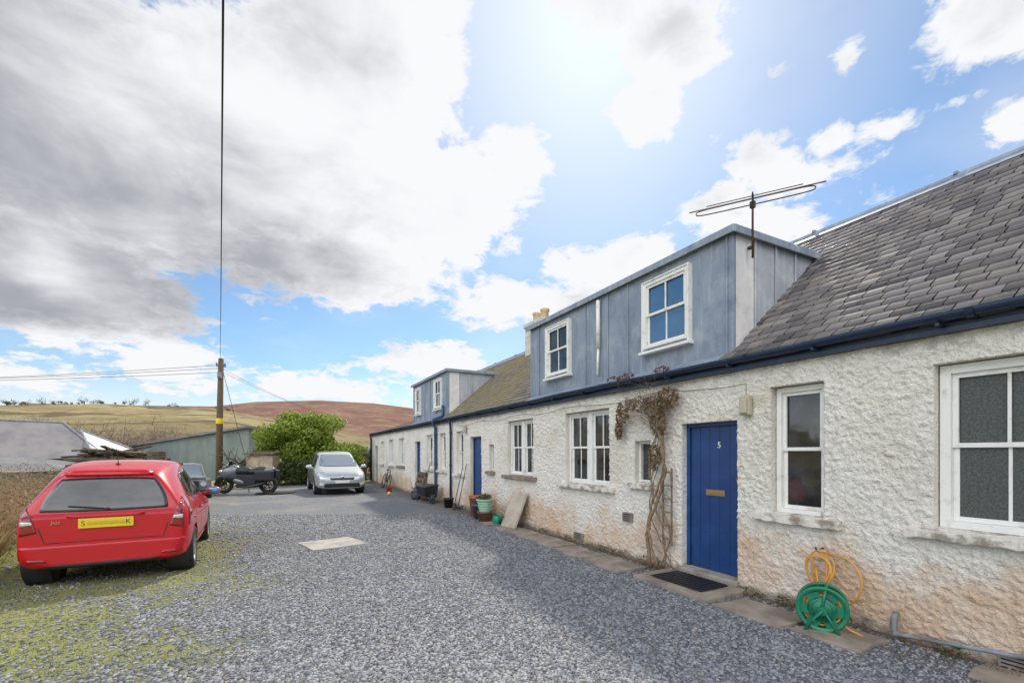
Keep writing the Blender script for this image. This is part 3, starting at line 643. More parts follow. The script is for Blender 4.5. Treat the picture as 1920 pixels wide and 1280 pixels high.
def window(o,sillmat=None,ex=.16):
    y0,y1,z0,z1,k=o; x=WX+.115
    mb=MB(); glass(mb,x,y0,y1,z0,z1); w_=mb.obj('window',M_frost if (k=='A') else M_glass,row)
    mb=MB()
    if k=='C':
        ym=(y0+y1)/2; sash(mb,x,y0+.01,ym-.03,z0+.01,z1-.01,2,fr=.045); sash(mb,x,ym+.03,y1-.01,z0+.01,z1-.01,2,fr=.045); mb.box(x-.035,x+.058,ym-.03,ym+.03,z0+.01,z1-.01)
    elif k=='small': 
        fr=.04; mb.box(x-.02,x+.05,y0,y0+fr,z0,z1);mb.box(x-.02,x+.05,y1-fr,y1,z0,z1);mb.box(x-.02,x+.05,y0+fr,y1-fr,z1-fr,z1);mb.box(x-.02,x+.05,y0+fr,y1-fr,z0,z0+fr)
    else: sash(mb,x,y0+.01,y1-.01,z0+.01,z1-.01,2 if k=='A' else 1,fr=.07 if k=='A' else .055)
    sub(mb.obj('frame',M_white,w_,bevel=.003))
    sill(w_,y0-ex,y1+ex,z0-.0,sillmat or M_sill)
for i,o in enumerate(ops):
    if o[4]!='door': window(o,M_sillbrown if i in (5,6,12) else None, .08 if o[4]=='small' else .17)
def door(y0,y1,z0,z1,main):
    x=WX+.13
    mb=MB(); n=5
    for i in range(n):
        a=y0+.05+(y1-y0-.1)*i/n; b=y0+.05+(y1-y0-.1)*(i+1)/n; mb.box(x,x+.04,a+.0035,b-.0035,z0+.03,z1-.05)
    mb.box(x+.006,x+.045,y0+.05,y1-.05,z0+.031,z1-.051)
    d=mb.obj('door',M_blue,row,bevel=.003)
    mb=MB(); mb.box(x-.03,x+.05,y0,y0+.048,z0+.03,z1); mb.box(x-.03,x+.05,y1-.048,y1,z0+.03,z1); mb.box(x-.03,x+.05,y0+.048,y1-.048,z1-.048,z1)
    sub(mb.obj('frame',M_blue,d,bevel=.004))
    mb=MB(); mb.box(WX-.06,x+.05,y0-.03,y1+.03,-.05,z0+.03); sub(mb.obj('threshold',M_concrete,d,bevel=.01))
    if main:
        yc=(y0+y1)/2
        mb=MB(); mb.box(x-.012,x+.001,yc-.155,yc+.125,1.06,1.135,0); mb.box(x-.018,x-.011,yc-.12,yc+.09,1.077,1.118,0)
        sub(mb.obj('letterbox',M_brass,d,bevel=.003))
        mb=MB(); mb.cyl((x+.0,y0+.085,1.28),(x-.02,y0+.085,1.28),.018,n=12); sub(mb.obj('handle',M_brass,d))
        R=Matrix(((0,0,-1),(-1,0,0),(0,1,0)))
        sub(text('number_sign','5',.11,M_white,(x-.004,yc-.07,1.70),R,d))
door(3.545,4.385,.07,1.99,True); door(11.1,11.92,.07,2.05,False); door(16.9,17.7,.07,2.05,False); door(25.2,25.9,.07,2.0,False)
def dormer(y0,y1,wins,seams,pipe):
    x=5.0; zt=4.33; mb=MB()
    mb.box(x,x+.06,y0,y1,2.60,zt,0)
    mb.hexa([(4.77,y0,2.66),(4.995,y0,2.78),(4.995,y1,2.78),(4.77,y1,2.66),(4.77,y0,2.69),(4.995,y0,2.84),(4.995,y1,2.84),(4.77,y1,2.69)],0)
    for s in seams: mb.box(x-.022,x-.001,s-.013,s+.013,2.84,zt-.01,0)
    d=mb.obj('dormer',M_lead,row,bevel=.008)
    for nm,ya,yb in (('cheek',y0,y0+.06),('cheek',y1-.06,y1)):
        mb=MB(); mb.box(x+.061,5.40,ya,yb,2.6,zt,0); mb.box(5.4,7.0,ya+.004,yb-.004,2.6,zt,1)
        for xs in (5.40,5.82,6.25): mb.box(xs,xs+.03,ya-.02,ya-.001,2.6,zt,1)
        sub(mb.obj(nm,[M_leadpale,M_leadgrey],d,bevel=.005))
    mb=MB(); mb.box(x-.06,7.05,y0-.05,y1+.05,zt,zt+.05); mb.box(x-.085,x-.061,y0-.07,y1+.07,zt-.035,zt+.06); mb.box(x-.06,7.05,y0-.075,y0-.051,zt-.035,zt+.06)
    sub(mb.obj('dormer_roof',M_lead,d,bevel=.008))
    for (a,b) in wins:
        mb=MB(); glass(mb,x-.045,a+.04,b-.04,3.2,4.1,1); sash(mb,x-.05,a+.02,b-.02,3.16,4.15,2,0,.05,.02)
        mb.box(x-.085,x-.001,a-.005,a+.0195,3.12,4.17,0); mb.box(x-.085,x-.001,b-.0195,b+.005,3.12,4.17,0); mb.box(x-.085,x-.001,a+.02,b-.02,4.151,4.17,0); mb.box(x-.12,x-.001,a-.03,b+.03,3.08,3.12,0)
        sub(mb.obj('window',[M_white,M_glassblue if b<5.5 else M_glass],d,bevel=.003))
    if pipe:
        mb=MB(); mb.tube([(x-.06,6.32,4.24),(x-.06,6.32,3.42)],.036,10); mb.tube([(x-.05,6.33,3.42),(x-.05,6.35,2.95)],.022,8)
        sub(mb.obj('vent_pipe',M_white,d))
dormer(3.74,8.80,[(4.36,5.24),(7.2,8.04)],[3.82,5.62,6.12,6.75,8.4],True)
dormer(14.30,18.6,[(14.85,15.6),(17.4,18.05)],[14.4,16.2,16.9,18.4],False)
mb=MB(); mb.tube([(4.70,13.34,2.62),(4.74,13.34,2.5),(4.755,13.34,2.3),(4.755,13.34,.02)],.036,10)
for z in (2.2,1.2,.3): mb.lathe([(.046,z),(.046,z+.05)],Matrix.Translation((4.755,13.34,0)),10)
mb.obj('downpipe',M_navy,row)
mb=MB(); mb.tube([(4.93,14.6,3.2),(4.93,14.6,2.85),(4.66,14.8,2.72),(4.64,14.8,2.6),(4.74,14.8,2.45),(4.74,14.8,.15),(4.6,14.8,.05)],.05,10)
for z in (2.2,1.2,.35): mb.lathe([(.062,z),(.062,z+.06)],Matrix.Translation((4.74,14.8,0)),10)
mb.obj('downpipe',M_bluepipe,row)
mb=MB(); mb.tube([(4.70,26.7,2.62),(4.75,26.7,2.4),(4.75,26.7,.02)],.05,8); mb.obj('downpipe',M_navy,row)
mb=MB(); mb.tube([(4.80,1.99,.20),(4.72,1.97,.19),(4.70,1.97,.10),(4.69,1.95,.06),(4.69,1.88,.07),(4.70,1.2,.155),(4.70,.4,.25)],[.024,.026,.026,.026,.018,.018,.018],12)
mb.obj('drain_pipe',M_greypipe,row)
mb=MB(); mb.box(WX-.10,WX-.03,3.33,3.45,2.03,2.26); mb.box(WX-.135,WX-.099,3.345,3.435,2.05,2.22); mb.obj('wall_lamp',M_cream,row,bevel=.016)
mb=MB(); mb.box(WX-.10,WX-.03,12.1,12.24,2.18,2.38); mb.obj('wall_lamp',M_cream,row,bevel=.012)
def vent(y,z,w_=.2,h=.14):
    mb=MB(); mb.box(WX-.055,WX+.01,y,y+w_,z,z+h)
    for i in range(4): mb.box(WX-.062,WX-.054,y+.015,y+w_-.015,z+.02+i*.03,z+.032+i*.03,1)
    mb.obj('air_vent',[M_concrete,M_black],row,bevel=.004)
vent(5.30,.55); vent(6.55,.06,.26,.12); vent(.95,.0,.4,.12); vent(5.35,2.33,.1,.1)
mb=MB(); random.seed(4)
pts=[(WX-.05,y,2.42+.03*math.sin(y*3)+random.uniform(-.008,.008)) for y in np.arange(3.4,13,.25)]; mb.tube([(WX-.05,3.4,2.25)]+pts,.004,4)
mb.obj('cable',M_black,row)
# aerial
r=root('aerial',(5.26,3.66,3.85),'rusty rooftop radio aerial with folded dipole on the dormer','aerial')
mb=MB(); mb.tube([(0,0,.18),(0,0,.97)],.013,8); mb.box(-.02,.02,0,.06,.3,.33); mb.box(-.02,.02,0,.06,.5,.53); mb.box(-.025,.025,-.025,.025,.80,.88); mb.obj('mast',M_rust,r)
dv=Vector((-.569,.822,0)); pv_=Vector((.822,.569,0)); c=Vector((0,0,.86))
mb=MB(); mb.tube([c-dv*.76+Vector((0,0,.06)),c+dv*.74+Vector((0,0,.06))],.008,6)
lp=[]
for i in range(24):
    a=2*math.pi*i/24; lp.append(c-pv_*.16+Vector((0,0,-.06))+dv*(.64*math.copysign(abs(math.cos(a))**.35,math.cos(a)))+Vector((0,0,.035*math.copysign(abs(math.sin(a))**.5,math.sin(a)))))
mb.tube(lp,.007,6,closed=True); mb.tube([c+pv_*.05+Vector((0,0,.02)),c-pv_*.42+Vector((0,0,-.08))],.010,6)
mb.tube([c-pv_*.38-dv*.50+Vector((0,0,-.10)),c-pv_*.38+dv*.50+Vector((0,0,-.10))],.006,6)
mb.obj('antenna',M_rust,r)
# ---------------------------------------------------------------- path slabs & mat
random.seed(21)
def slab(x0,x1,y0,y1,h,mat,lab,nm='paving_slab',rot=0,grp='paving slabs along the cottage wall'):
    mb=MB(); pts=[]
    cx,cy=(x0+x1)/2,(y0+y1)/2
    cs=[(x0,y0),((x0+x1)/2,y0),(x1,y0),(x1,(y0+y1)/2),(x1,y1),((x0+x1)/2,y1),(x0,y1),(x0,(y0+y1)/2)]
    pts=[(a-cx+random.uniform(-.025,.025),b-cy+random.uniform(-.025,.025)) for a,b in cs]
    vs=[(a,b,-.04) for a,b in pts]+[(a,b,h+random.uniform(-.006,.006)) for a,b in pts]+[(0,0,h+.002)]
    fs=[(i,(i+1)%8,8+(i+1)%8,8+i) for i in range(8)]+[(8+i,8+(i+1)%8,16) for i in range(8)]
    mb.add(vs,fs)
    o=mb.obj(nm,mat,bevel=.008); o.location=(cx,cy,0); o.rotation_euler=(0,0,rot); tag(o,lab,'paving slab',grp); return o
slab(4.05,4.74,3.35,4.5,.05,M_slab,'large worn stone slab at the blue door')
for (a,b,c,d) in [(4.05,4.5,2.55,3.25),(4.1,4.6,1.95,2.48),(4.35,4.75,.9,1.4),(4.0,4.55,4.75,5.5),(4.05,4.55,5.6,6.4),(4.05,4.6,6.5,7.2),(4.1,4.6,7.3,8.2),(4.1,4.6,8.3,8.9),(4.15,4.6,9.2,9.8)]:
    slab(a,b,c,d,random.uniform(.02,.045),M_slab,'brown stone paving slab beside the cottage wall')
slab(.42,1.32,8.15,9.0,.025,M_cover,'flat grey stone cover slab lying in the gravel','cover_slab',.25,None)
mb=MB(); mb.box(-.23,.23,-.38,.38,0,.012,0)
for i in range(13): mb.box(-.215,.215,-.36+i*.057,-.36+i*.057+.03,.011,.02,0)
o=mb.obj('doormat',M_black,bevel=.002); o.location=(4.42,3.92,.06); tag(o,'black ribbed rubber doormat on the door slab','doormat')
# ---------------------------------------------------------------- vine
VY=4.68
r=root('climbing_plant',(4.72,VY,0),'twisted leafless climber with dead leaves beside the blue door','plant',world=True)
mb=MB(); random.seed(31)
for k in range(5):
    ph=random.uniform(0,6); pts=[];rs=[]; top=random.uniform(2.3,2.45)
    for i in range(26):
        z=i/25*top; pts.append((4.70-.03*math.sin(z*4+ph)-(.04 if k<2 else .0),VY+.10*math.sin(z*3.3+ph)*(1 if k<3 else 1.5)+(z-1)*.04*(k-2)+.02*random.uniform(-1,1),z)); rs.append((.023,.018,.013,.010,.008)[k]*(1.15-.5*i/25))
    mb.tube(pts,rs,7)
for k in range(18):
    z=random.uniform(1.7,2.3); limb(mb,(4.70,VY+random.uniform(-.1,.1),z),(-.15,random.uniform(-1,1.3),.5),.42,.006,2,0,.8,4,0,3)
for k in range(18):
    z=random.uniform(.1,1.7); limb(mb,(4.70,VY+random.uniform(-.08,.10),z),(-.2,random.uniform(-1,1),random.uniform(-.6,.6)),.18,.004,1,0,.8,3,0,2)
mb.obj('stem',M_vine,r)
V,Fq=leafcloud([(4.68,4.5,2.35),(4.66,4.7,2.25),(4.68,5.0,2.3),(4.68,5.4,2.2),(4.66,4.65,2.0),(4.70,5.5,1.95),(4.70,4.75,1.55)],[(.08,.2,.14),(.10,.2,.18),(.08,.24,.12),(.05,.14,.18),(.08,.14,.18),(.05,.07,.14),(.04,.11,.2)],1500,.028)
o=np_mesh('leaves',V,Fq,[M_brown]); par(o,r)
V,Fq=leafcloud([(4.55,4.8,.06),(4.6,5.1,.05),(4.62,4.5,.05),(4.66,4.8,.1)]+[(4.7,yy,.03) for yy in np.arange(1.2,12,.55)],[(.12,.2,.05)]*4+[(.07,.25,.03)]*20,1500,.017); V[:,2]=np.maximum(V[:,2],.006)
o=np_mesh('fallen_leaves',V,Fq,[M_brown]); tag(o,'scattered dead leaves and litter along the wall base','leaves',kind='stuff')
V,Fq=leafcloud([(4.72,yy,.05) for yy in (1.6,2.9,3.3,5.6,5.9,6.9,7.8,10.0,11.0,12.3)],[(.05,.12,.06)]*10,700,.016); V[:,2]=np.maximum(V[:,2],.006)
o=np_mesh('weeds',V,Fq,[M_hedgeleaf]); tag(o,'small green weeds growing at the foot of the wall','plant',kind='stuff')
r=root('trellis',(4.71,4.47,.35),'narrow wooden ladder trellis against the wall','trellis')
mb=MB(); mb.box(0,.02,-.02,0,0,1.05); mb.box(0,.02,.13,.15,0,1.05)
for i in range(6): mb.box(-.012,.001,-.02,.15,.08+i*.18,.105+i*.18)
mb.obj('slats',M_vine,r)
V,Fq=leafcloud([(4.68,5.3,2.76),(4.68,5.6,2.75),(4.68,4.6,2.74)],[(.05,.16,.05)]*3,260,.02); o=np_mesh('gutter_weeds',V,Fq,[leafmat('reddish_weed',(.16,.04,.03),(.2,.1,.05))]); tag(o,'reddish weeds growing in the gutter','plant')
# ---------------------------------------------------------------- hose reel and hose
r=root('hose_reel',(4.36,2.36,0),'green plastic garden hose reel with orange hose on the paving','hose reel',rotz=D2(28))
def RX(x): return Matrix.Translation((x,0,.22))@Matrix.Rotation(D2(90),4,'Y')
mb=MB()
for xx in (-.10,.08):
    mb.lathe([(.190,-.004),(.200,.0),(.200,.022),(.190,.026),(.160,.018),(.160,-.001),(.190,-.004)],RX(xx),36)
    mb.lathe([(.0,.034),(.05,.03),(.06,.016),(.112,.016),(.112,.004),(.0,.004)],RX(xx),24)
    for i in range(6):
        a=i*2*math.pi/6
        c=Vector((xx+.010,math.cos(a)*.135,.22+math.sin(a)*.135)); mb.obox(c,(.012,.095,.075),Matrix.Rotation(a-math.pi/2,3,'X'))
mb.lathe([(.08,-.1),(.08,.09)],RX(0),20)
mb.obj('drum',M_greenpl,r)
mb=MB(); hp=[]
for i in range(260):
    a=i/260*2*math.pi*14; q=(i/260*3)%2; q=q if q<1 else 2-q
    rr=.10+.022*math.floor(i/260*3); hp.append((-.075+.14*q,math.cos(a)*rr,.22+math.sin(a)*rr))
hp+= [(.0,-.1,.12),(-.02,-.2,.06),(-.02,-.3,.02),(.06,-.36,.015)]
mb.tube(hp,.0095,6)
mb.obj('hose',M_hose,r)
mb=MB(); 
for xx in (-.125,.11): mb.tube([(xx,-.13,.02),(xx,0,.24),(xx,.13,.02)],.014,8); mb.tube([(xx,-.15,.015),(xx,.15,.015)],.013,8)
mb.tube([(-.125,-.13,.015),(.11,-.13,.015)],.012,8); mb.tube([(-.125,0,.22),(-.12,-.02,.37),(-.05,-.03,.41),(.05,-.03,.41),(.11,-.02,.37),(.11,0,.22)],.013,8)
mb.tube([(-.13,0,.22),(-.16,0,.22),(-.16,.06,.15),(-.20,.06,.15)],.013,8); mb.tube([(-.12,0,.22),(-.15,0,.22)],.035,12)
mb.obj('stand',M_greenpl,r)
r=root('garden_hose',(4.72,2.6,.1),'orange garden hose coiled on a wall hook','hose',world=True)
mb=MB()
pts=[]
for i in range(120):
    a=i/120*2*math.pi*3.5+1.5; k=i/120; ry=.10+.025*math.sin(a*.7); rz=.165+.025*math.cos(a*.45); pts.append((4.725-.02*k-.012*math.sin(a*2),2.57+ry*math.cos(a)+.02*k,.47+rz*math.sin(a)-.02*k))
mb.tube(pts,.0095,6)
pts=[(4.72,2.6,.64)]+[(4.725,2.44+.20*math.cos(a)-.02,.40+.235*math.sin(a)) for a in np.linspace(1.9,6.6,30)]+[(4.705,2.6,.42),(4.70,2.58,.3),(4.62,2.5,.2),(4.45,2.42,.32)]
mb.tube(pts,.0095,6)
mb.obj('coil',M_hose,r)
mb=MB(); mb.tube([(4.82,2.6,.66),(4.71,2.6,.64),(4.69,2.6,.68)],.008,6); mb.obj('hook',M_rust,r)
# ---------------------------------------------------------------- items along the wall
mb=MB(); mb.box(-.025,.025,-.31,.31,0,.80); o=mb.obj('stone_slab',M_slabpale,bevel=.006); o.location=(4.42,8.75,.0); o.rotation_euler=(D2(-3),D2(24),0); tag(o,'pale square stone slab leaning against the wall','slab')
def pot(name,loc,r0,r1,h,mat,label,plant=None,stripes=None):
    r=root(name,loc,label,'plant pot',group='plant pots by the cottage wall')
    mb=MB(); pr=[(0,0),(r0,0)]
    if stripes:
        for i in range(5):
            q=i/5; pr+= [(r0+(r1-r0)*q+.012,h*(q+.02)),(r0+(r1-r0)*(q+.18)+.012,h*(q+.17)),(r0+(r1-r0)*(q+.2),h*(q+.19))]
    pr+= [(r1,h*.86),(r1*1.1,h*.87),(r1*1.1,h),(r1*.95,h),(r1*.9,h*.85)]
    mb.lathe(pr,n=24); mb.obj('container',mat,r)
    mb=MB(); mb.lathe([(r1*.92,h*.88),(0,h*.9)],n=16); mb.obj('soil',M_bark,r)
    if plant:
        V,Fq=leafcloud([(0,0,h+.04)],[(r1*.8,r1*.8,.08)],260,.025); o=np_mesh('foliage',V,Fq,[plant]); o.parent=r
    return r
M_stripe=pmat('pale_green_glaze',(.40,.52,.40),.4,0,(.18,.42,.25),4,.45,.55,stretch=(.1,.1,30))
pot('plant_pot',(4.32,9.75,0),.15,.17,.24,pmat('brown_tub',(.16,.09,.06),.6),'brown glazed tub holding a striped green pot')
pot('plant_pot',(4.32,9.75,.23),.12,.19,.30,M_stripe,'green and white striped pot stacked with a plant',M_hedgeleaf,True)
pot('plant_pot',(4.5,10.7,0),.14,.18,.52,M_terra,'tall terracotta plant pot')
pot('plant_pot',(4.42,10.25,0),.14,.2,.36,pmat('grey_tub',(.07,.08,.1),.5),'dark grey plastic tub beside terracotta pots')
pot('plant_pot',(4.45,10.25,.35),.1,.15,.22,M_terra,'terracotta pot stacked on the grey tub')
pot('plant_pot',(4.5,12.8,0),.12,.15,.28,M_black,'black plastic plant pot by the wall')
pot('plant_pot',(4.45,15.1,0),.12,.15,.26,M_terra,'small terracotta plant pot by the downpipe',M_hedgeleaf)
r=root('watering_can',(4.42,9.3,0),'green plastic watering can on the ground','watering can')
mb=MB(); mb.lathe([(0,0),(.10,0),(.11,.02),(.10,.17),(.07,.2),(.05,.2)],n=20); mb.obj('body',M_greenpl,r)
mb=MB(); mb.tube([(0,-.1,.05),(0,-.2,.14),(0,-.25,.2)],[.02,.014,.014],8); mb.lathe([(.015,0),(.035,.03),(.0,.035)],Matrix.Translation((0,-.25,.2))@Matrix.Rotation(.6,4,'X'),12); mb.obj('spout',M_greenpl,r)
mb=MB(); mb.tube([(0,.09,.05),(0,.17,.1),(0,.15,.2),(0,.05,.25),(0,-.04,.2)],.012,8); mb.obj('handle',M_greenpl,r)
def tool(loc,h,mat,label,head):
    r=root('garden_tool',loc,label,'garden tool'); mb=MB(); mb.tube([(0,0,.1),(.25,0,h)],.013,8); mb.obj('handle',mat,r)
    mb=MB(); mb.obox((0,0,.08),(.04,.2,.22) if head else (.06,.26,.07),Matrix.Rotation(.2,3,'Y')); mb.obj('head',M_rust if head else M_black,r,bevel=.01)
tool((4.45,12.2,0),1.15,M_bluepipe,'blue-handled spade leaning on the wall',True); tool((4.5,12.0,0),1.3,M_plank,'broom leaning against the cottage wall',False); tool((4.5,15.4,0),1.3,M_plank,'wooden-handled rake leaning on the wall',False)
r=root('wheelbarrow',(4.33,14.4,0),'black wheelbarrow standing against the wall','wheelbarrow',rotz=.2); r.scale=(.85,.85,.85)
mb=MB(); mb.hexa([(-.2,-.3,.25),(.1,-.3,.25),(.1,.3,.25),(-.2,.3,.25),(-.32,-.38,.62),(.3,-.42,.7),(.3,.42,.7),(-.32,.38,.62)]); mb.obj('tray',M_black,r,bevel=.02)
mb=MB(); mb.tube([(-.1,-.55+.17*math.cos(a),.17+.17*math.sin(a)) for a in np.linspace(0,6.283,17)[:-1]],.035,8,closed=True); mb.obj('wheel',M_rubber,r)
mb=MB()
for s_ in (-.22,.22): mb.tube([(s_*.3-.1,-.55,.17),(s_,-.2,.24),(s_,.4,.3),(s_,.85,.55)],.016,8); mb.tube([(s_,.3,.28),(s_,.4,0)],.014,6)
mb.tube([(-.17,-.55,.17),(-.03,-.55,.17)],.012,6); mb.obj('frame',M_bluepipe,r)
r=root('pallet',(4.5,16.4,0),'weathered wooden pallet leaning against the wall','pallet'); r.rotation_euler=(0,D2(16),0)
mb=MB()
for i in range(5): mb.box(-.02,0,-.5,.5,.02+i*.2,.13+i*.2)
for yy in (-.45,0,.37): mb.box(-.001,.08,yy,yy+.08,0,.95)
mb.obj('boards',M_plank,r)
r=root('petrol_can',(4.1,19.0,0),'small red plastic fuel can on the gravel','can'); mb=MB(); mb.box(-.1,.1,-.07,.07,0,.2); mb.obj('body',M_tail,r,bevel=.03); mb=MB(); mb.tube([(-.06,0,.19),(-.05,0,.25),(.05,0,.25),(.06,0,.19)],.012,6); mb.obj('handle',M_tail,r)
mb=MB(); mb.ell((0,0,.07),(.07,.07,.07)); o=mb.obj('ball',M_yplate); o.location=(3.8,17.6,0); tag(o,'yellow ball lying on the gravel','ball')
mb=MB(); mb.lathe([(0,0),(.14,0),(.17,.28),(.18,.28),(.16,.02)],n=18); o=mb.obj('bucket',M_black); o.location=(4.3,15.6,0); tag(o,'black plastic bucket by the wall','bucket')
def torus(mb,c,R,r,axis,n=28,m=8,mi=0):
    a1,a2={'x':(Vector((0,1,0)),Vector((0,0,1))),'y':(Vector((1,0,0)),Vector((0,0,1)))}[axis]
    mb.tube([Vector(c)+a1*R*math.cos(t)+a2*R*math.sin(t) for t in np.linspace(0,2*math.pi,n+1)[:-1]],r,m,mi,closed=True)
r=root('bicycle',(4.35,21.0,0),'dark bicycle leaning against the cottage wall','bicycle'); r.rotation_euler=(0,D2(12),0)
for y in (-.52,.52):
    mb=MB(); torus(mb,(0,y,.34),.32,.02,'x'); 
    for i in range(10): a=i*math.pi/5; mb.tube([(0,y,.34),(0,y+.31*math.cos(a),.34+.31*math.sin(a))],.002,3)
    mb.obj('wheel',M_rubber,r)
mb=MB()
for a,b in (((0,.52,.34),(0,.0,.3)),((0,.0,.3),(0,.15,.82)),((0,.52,.34),(0,.13,.72)),((0,0,.3),(0,-.38,.68)),((0,.13,.74),(0,-.36,.78)),((0,-.34,.85),(0,-.52,.34))): mb.tube([a,b],.015,6)
mb.obj('frame',M_black,r)
mb=MB(); mb.ell((0,.16,.86),(.07,.13,.03)); mb.obj('saddle',M_black,r); mb=MB(); mb.tube([(-.27,-.28,.98),(-.1,-.36,.95),(0,-.34,.87),(.1,-.36,.95),(.27,-.28,.98)],.012,6); mb.obj('handlebar',M_chrome,r)
# ---------------------------------------------------------------- telegraph pole & wires
PX,PY=-2.49,26.04
r=root('telegraph_pole',(PX,PY,0),'wooden telegraph pole with yellow band beside the yard','pole')
mb=MB(); mb.tube([(0,0,-.5),(.02,0,3),(.08,0,6.17)],[.16,.14,.115],14); mb.obj('shaft',M_wood,r)
mb=MB(); mb.lathe([(.155,3.02),(.16,3.05),(.16,3.25),(.155,3.28)],Matrix.Translation((.02,0,0)),n=16); mb.obj('warning_band',M_yplate,r)
mb=MB(); mb.box(-.12,.28,-.03,.03,5.78,5.85); 
for xx in (-.1,.24): mb.lathe([(.03,5.85),(.045,5.9),(.03,5.97),(0,5.98)],Matrix.Translation((xx,0,0)),10)
mb.obj('bracket',M_greypipe,r); mb=MB(); mb.box(-.06,.14,-.2,-.13,5.2,5.5); mb.obj('junction_box',M_greypipe,r,bevel=.01)
def wire(p0,p1,sag,rad,label,off=0,nm='overhead_wire'):
    p0=Vector(p0);p1=Vector(p1); mb=MB(); pts=[]
    for i in range(25):
        q=i/24; p=p0.lerp(p1,q); p.z-=sag*4*q*(1-q); pts.append(p)
    mb.tube(pts,rad,6); o=mb.obj(nm,M_black); tag(o,label,'wire'); return o
ux,uy=-.1132,1.1838
for k in (-.009,.009): wire((PX+.05,PY,6.05),(-ux*9+k*.9+.02,-uy*9,6.9),.5,.0075,'thick black cable running from the pole over the yard')
for i,zz in enumerate((5.85,5.7,5.5)): wire((PX,PY,zz),(PX-60,PY+35-2*i,zz+1.0+i*.3),1.2,.010,'thin overhead wire crossing to the valley')
for i,zz in enumerate((5.75,5.6)): wire((PX,PY,zz),(9.0,60,zz-.4+i*.4),.5,.008,'thin overhead wire running to the far cottages')
wire((PX+.08,PY,5.9),(PX+1.4,PY-.8,.2),0,.012,'steel stay wire bracing the pole',nm='stay_wire')
# ---------------------------------------------------------------- barn, farmhouse, shed, woodpile
M_clad=pmat('grey_green_cladding',(.20,.235,.21),.55,0,(.14,.165,.15),.4,.35,.65)
M_cladroof=pmat('barn_roof_sheet',(.13,.14,.14),.6,0,(.20,.2,.19),.5)
r=root('barn',(-1.65,34.5,-2),'long low grey-green corrugated metal farm shed','barn')
d=Vector((-14.2,35.4,0)).normalized(); L=38
back=Vector((d.y,-d.x,0)); 
mb=MB(); vs=[];n=190
for i in range(n+1):
    q=i/n; p=d*L*q + back*(.06*(i%2)); vs+= [(p.x,p.y,-1.5),(p.x,p.y,5.25-.9*q)]
mb.add(vs,[(2*i,2*i+2,2*i+3,2*i+1) for i in range(n)])
e1=back*1.6
mb.add([(0,0,-1.5),(e1.x,e1.y,-1.5),(e1.x,e1.y,4.9),(0,0,5.25)],[(0,1,2,3)])
mb.obj('wall',M_clad,r)
mb=MB(); f=-back*.25; a=Vector((0,0,5.25))+f-d*.3; b=d*L+Vector((0,0,4.35))+f; bk2=back*2.1+Vector((0,0,-.3))
mb.hexa([a,b,b+bk2,a+bk2,a+Vector((0,0,.14)),b+Vector((0,0,.14)),b+bk2+Vector((0,0,.14)),a+bk2+Vector((0,0,.14))]); mb.obj('roof',M_cladroof,r)
M_slatefar=pmat('far_slate',(.17,.155,.165),.6,0,(.24,.22,.215),.8,.35,.65,.3,4)
M_slatelit=pmat('sunlit_tint_slate',(.60,.61,.63),.5,0,(.48,.48,.50),1)  # paler slate copy: sunlight painted onto one hip face
M_stonewall=pmat('stone_walling',(.36,.31,.26),.9,0,(.25,.21,.18),1.5)
def house(name,loc,rot,Lh,Wd,eave,ridge,label,hip=2.5):
    r=root(name,loc,label,'house',rotz=rot); mb=MB(); mb.box(-Lh/2,Lh/2,-Wd/2,Wd/2,-1,eave); mb.obj('wall',M_stonewall,r)
    mb=MB(); o=.35; A=[(-Lh/2-o,-Wd/2-o,eave),(Lh/2+o,-Wd/2-o,eave),(Lh/2+o,Wd/2+o,eave),(-Lh/2-o,Wd/2+o,eave)]; R=[(-Lh/2+hip,0,ridge),(Lh/2-hip,0,ridge)]
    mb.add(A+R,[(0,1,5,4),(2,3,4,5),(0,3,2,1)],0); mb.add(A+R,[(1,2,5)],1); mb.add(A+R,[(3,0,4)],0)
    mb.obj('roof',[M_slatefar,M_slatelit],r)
    mb=MB(); mb.tube([A[0],R[0],R[1],A[1]],.1,6); mb.tube([A[3],R[0]],.1,6); mb.tube([A[2],R[1]],.1,6); mb.obj('ridge_tiles',M_greypipe,r)
    for xx in (-Lh*.3,0.3*Lh): mb=MB(); mb.box(xx,xx+.9,-Wd/2-.02,-Wd/2+.01,eave-1.9,eave-.6); mb.obj('window',M_glass,r)
    return r
house('farmhouse',(-18.2,48.5,-3.2),D2(28),9,7,4.4,7.3,'slate-roofed farm cottage below the yard',1.5)
house('farmhouse',(-15.0,50.5,-3.2),D2(-25),7,5,4.6,6.7,'small farm building with one roof face coloured pale as if sunlit',3.0)
r=root('outbuilding',(-17.5,43,-3.2),'long low dark-roofed outbuilding in the valley','outbuilding',rotz=D2(55))
mb=MB(); mb.box(-3,16,-2.5,2.5,-1,3.6); mb.obj('wall',M_clad,r); mb=MB(); mb.add([(-3.2,-2.8,3.55),(16.2,-2.8,3.55),(16.2,0,4.5),(-3.2,0,4.5),(16.2,2.8,3.55),(-3.2,2.8,3.55)],[(0,1,2,3),(3,2,4,5)]); mb.obj('roof',M_cladroof,r)
r=root('wooden_shed',(-.62,25.2,0),'small pale timber store beside the hedge','shed',rotz=D2(-20))
mb=MB()
for i in range(9): mb.box(-.6+i*.133,-.472+i*.133,-.4,-.38,0,1.5)
mb.box(-.6,-.58,-.38,.5,0,1.5); mb.box(.58,.6,-.38,.5,0,1.5); mb.obj('wall',pmat('pale_timber',(.46,.36,.25),.8,0,(.34,.26,.18),4,rndisl=.12),r)
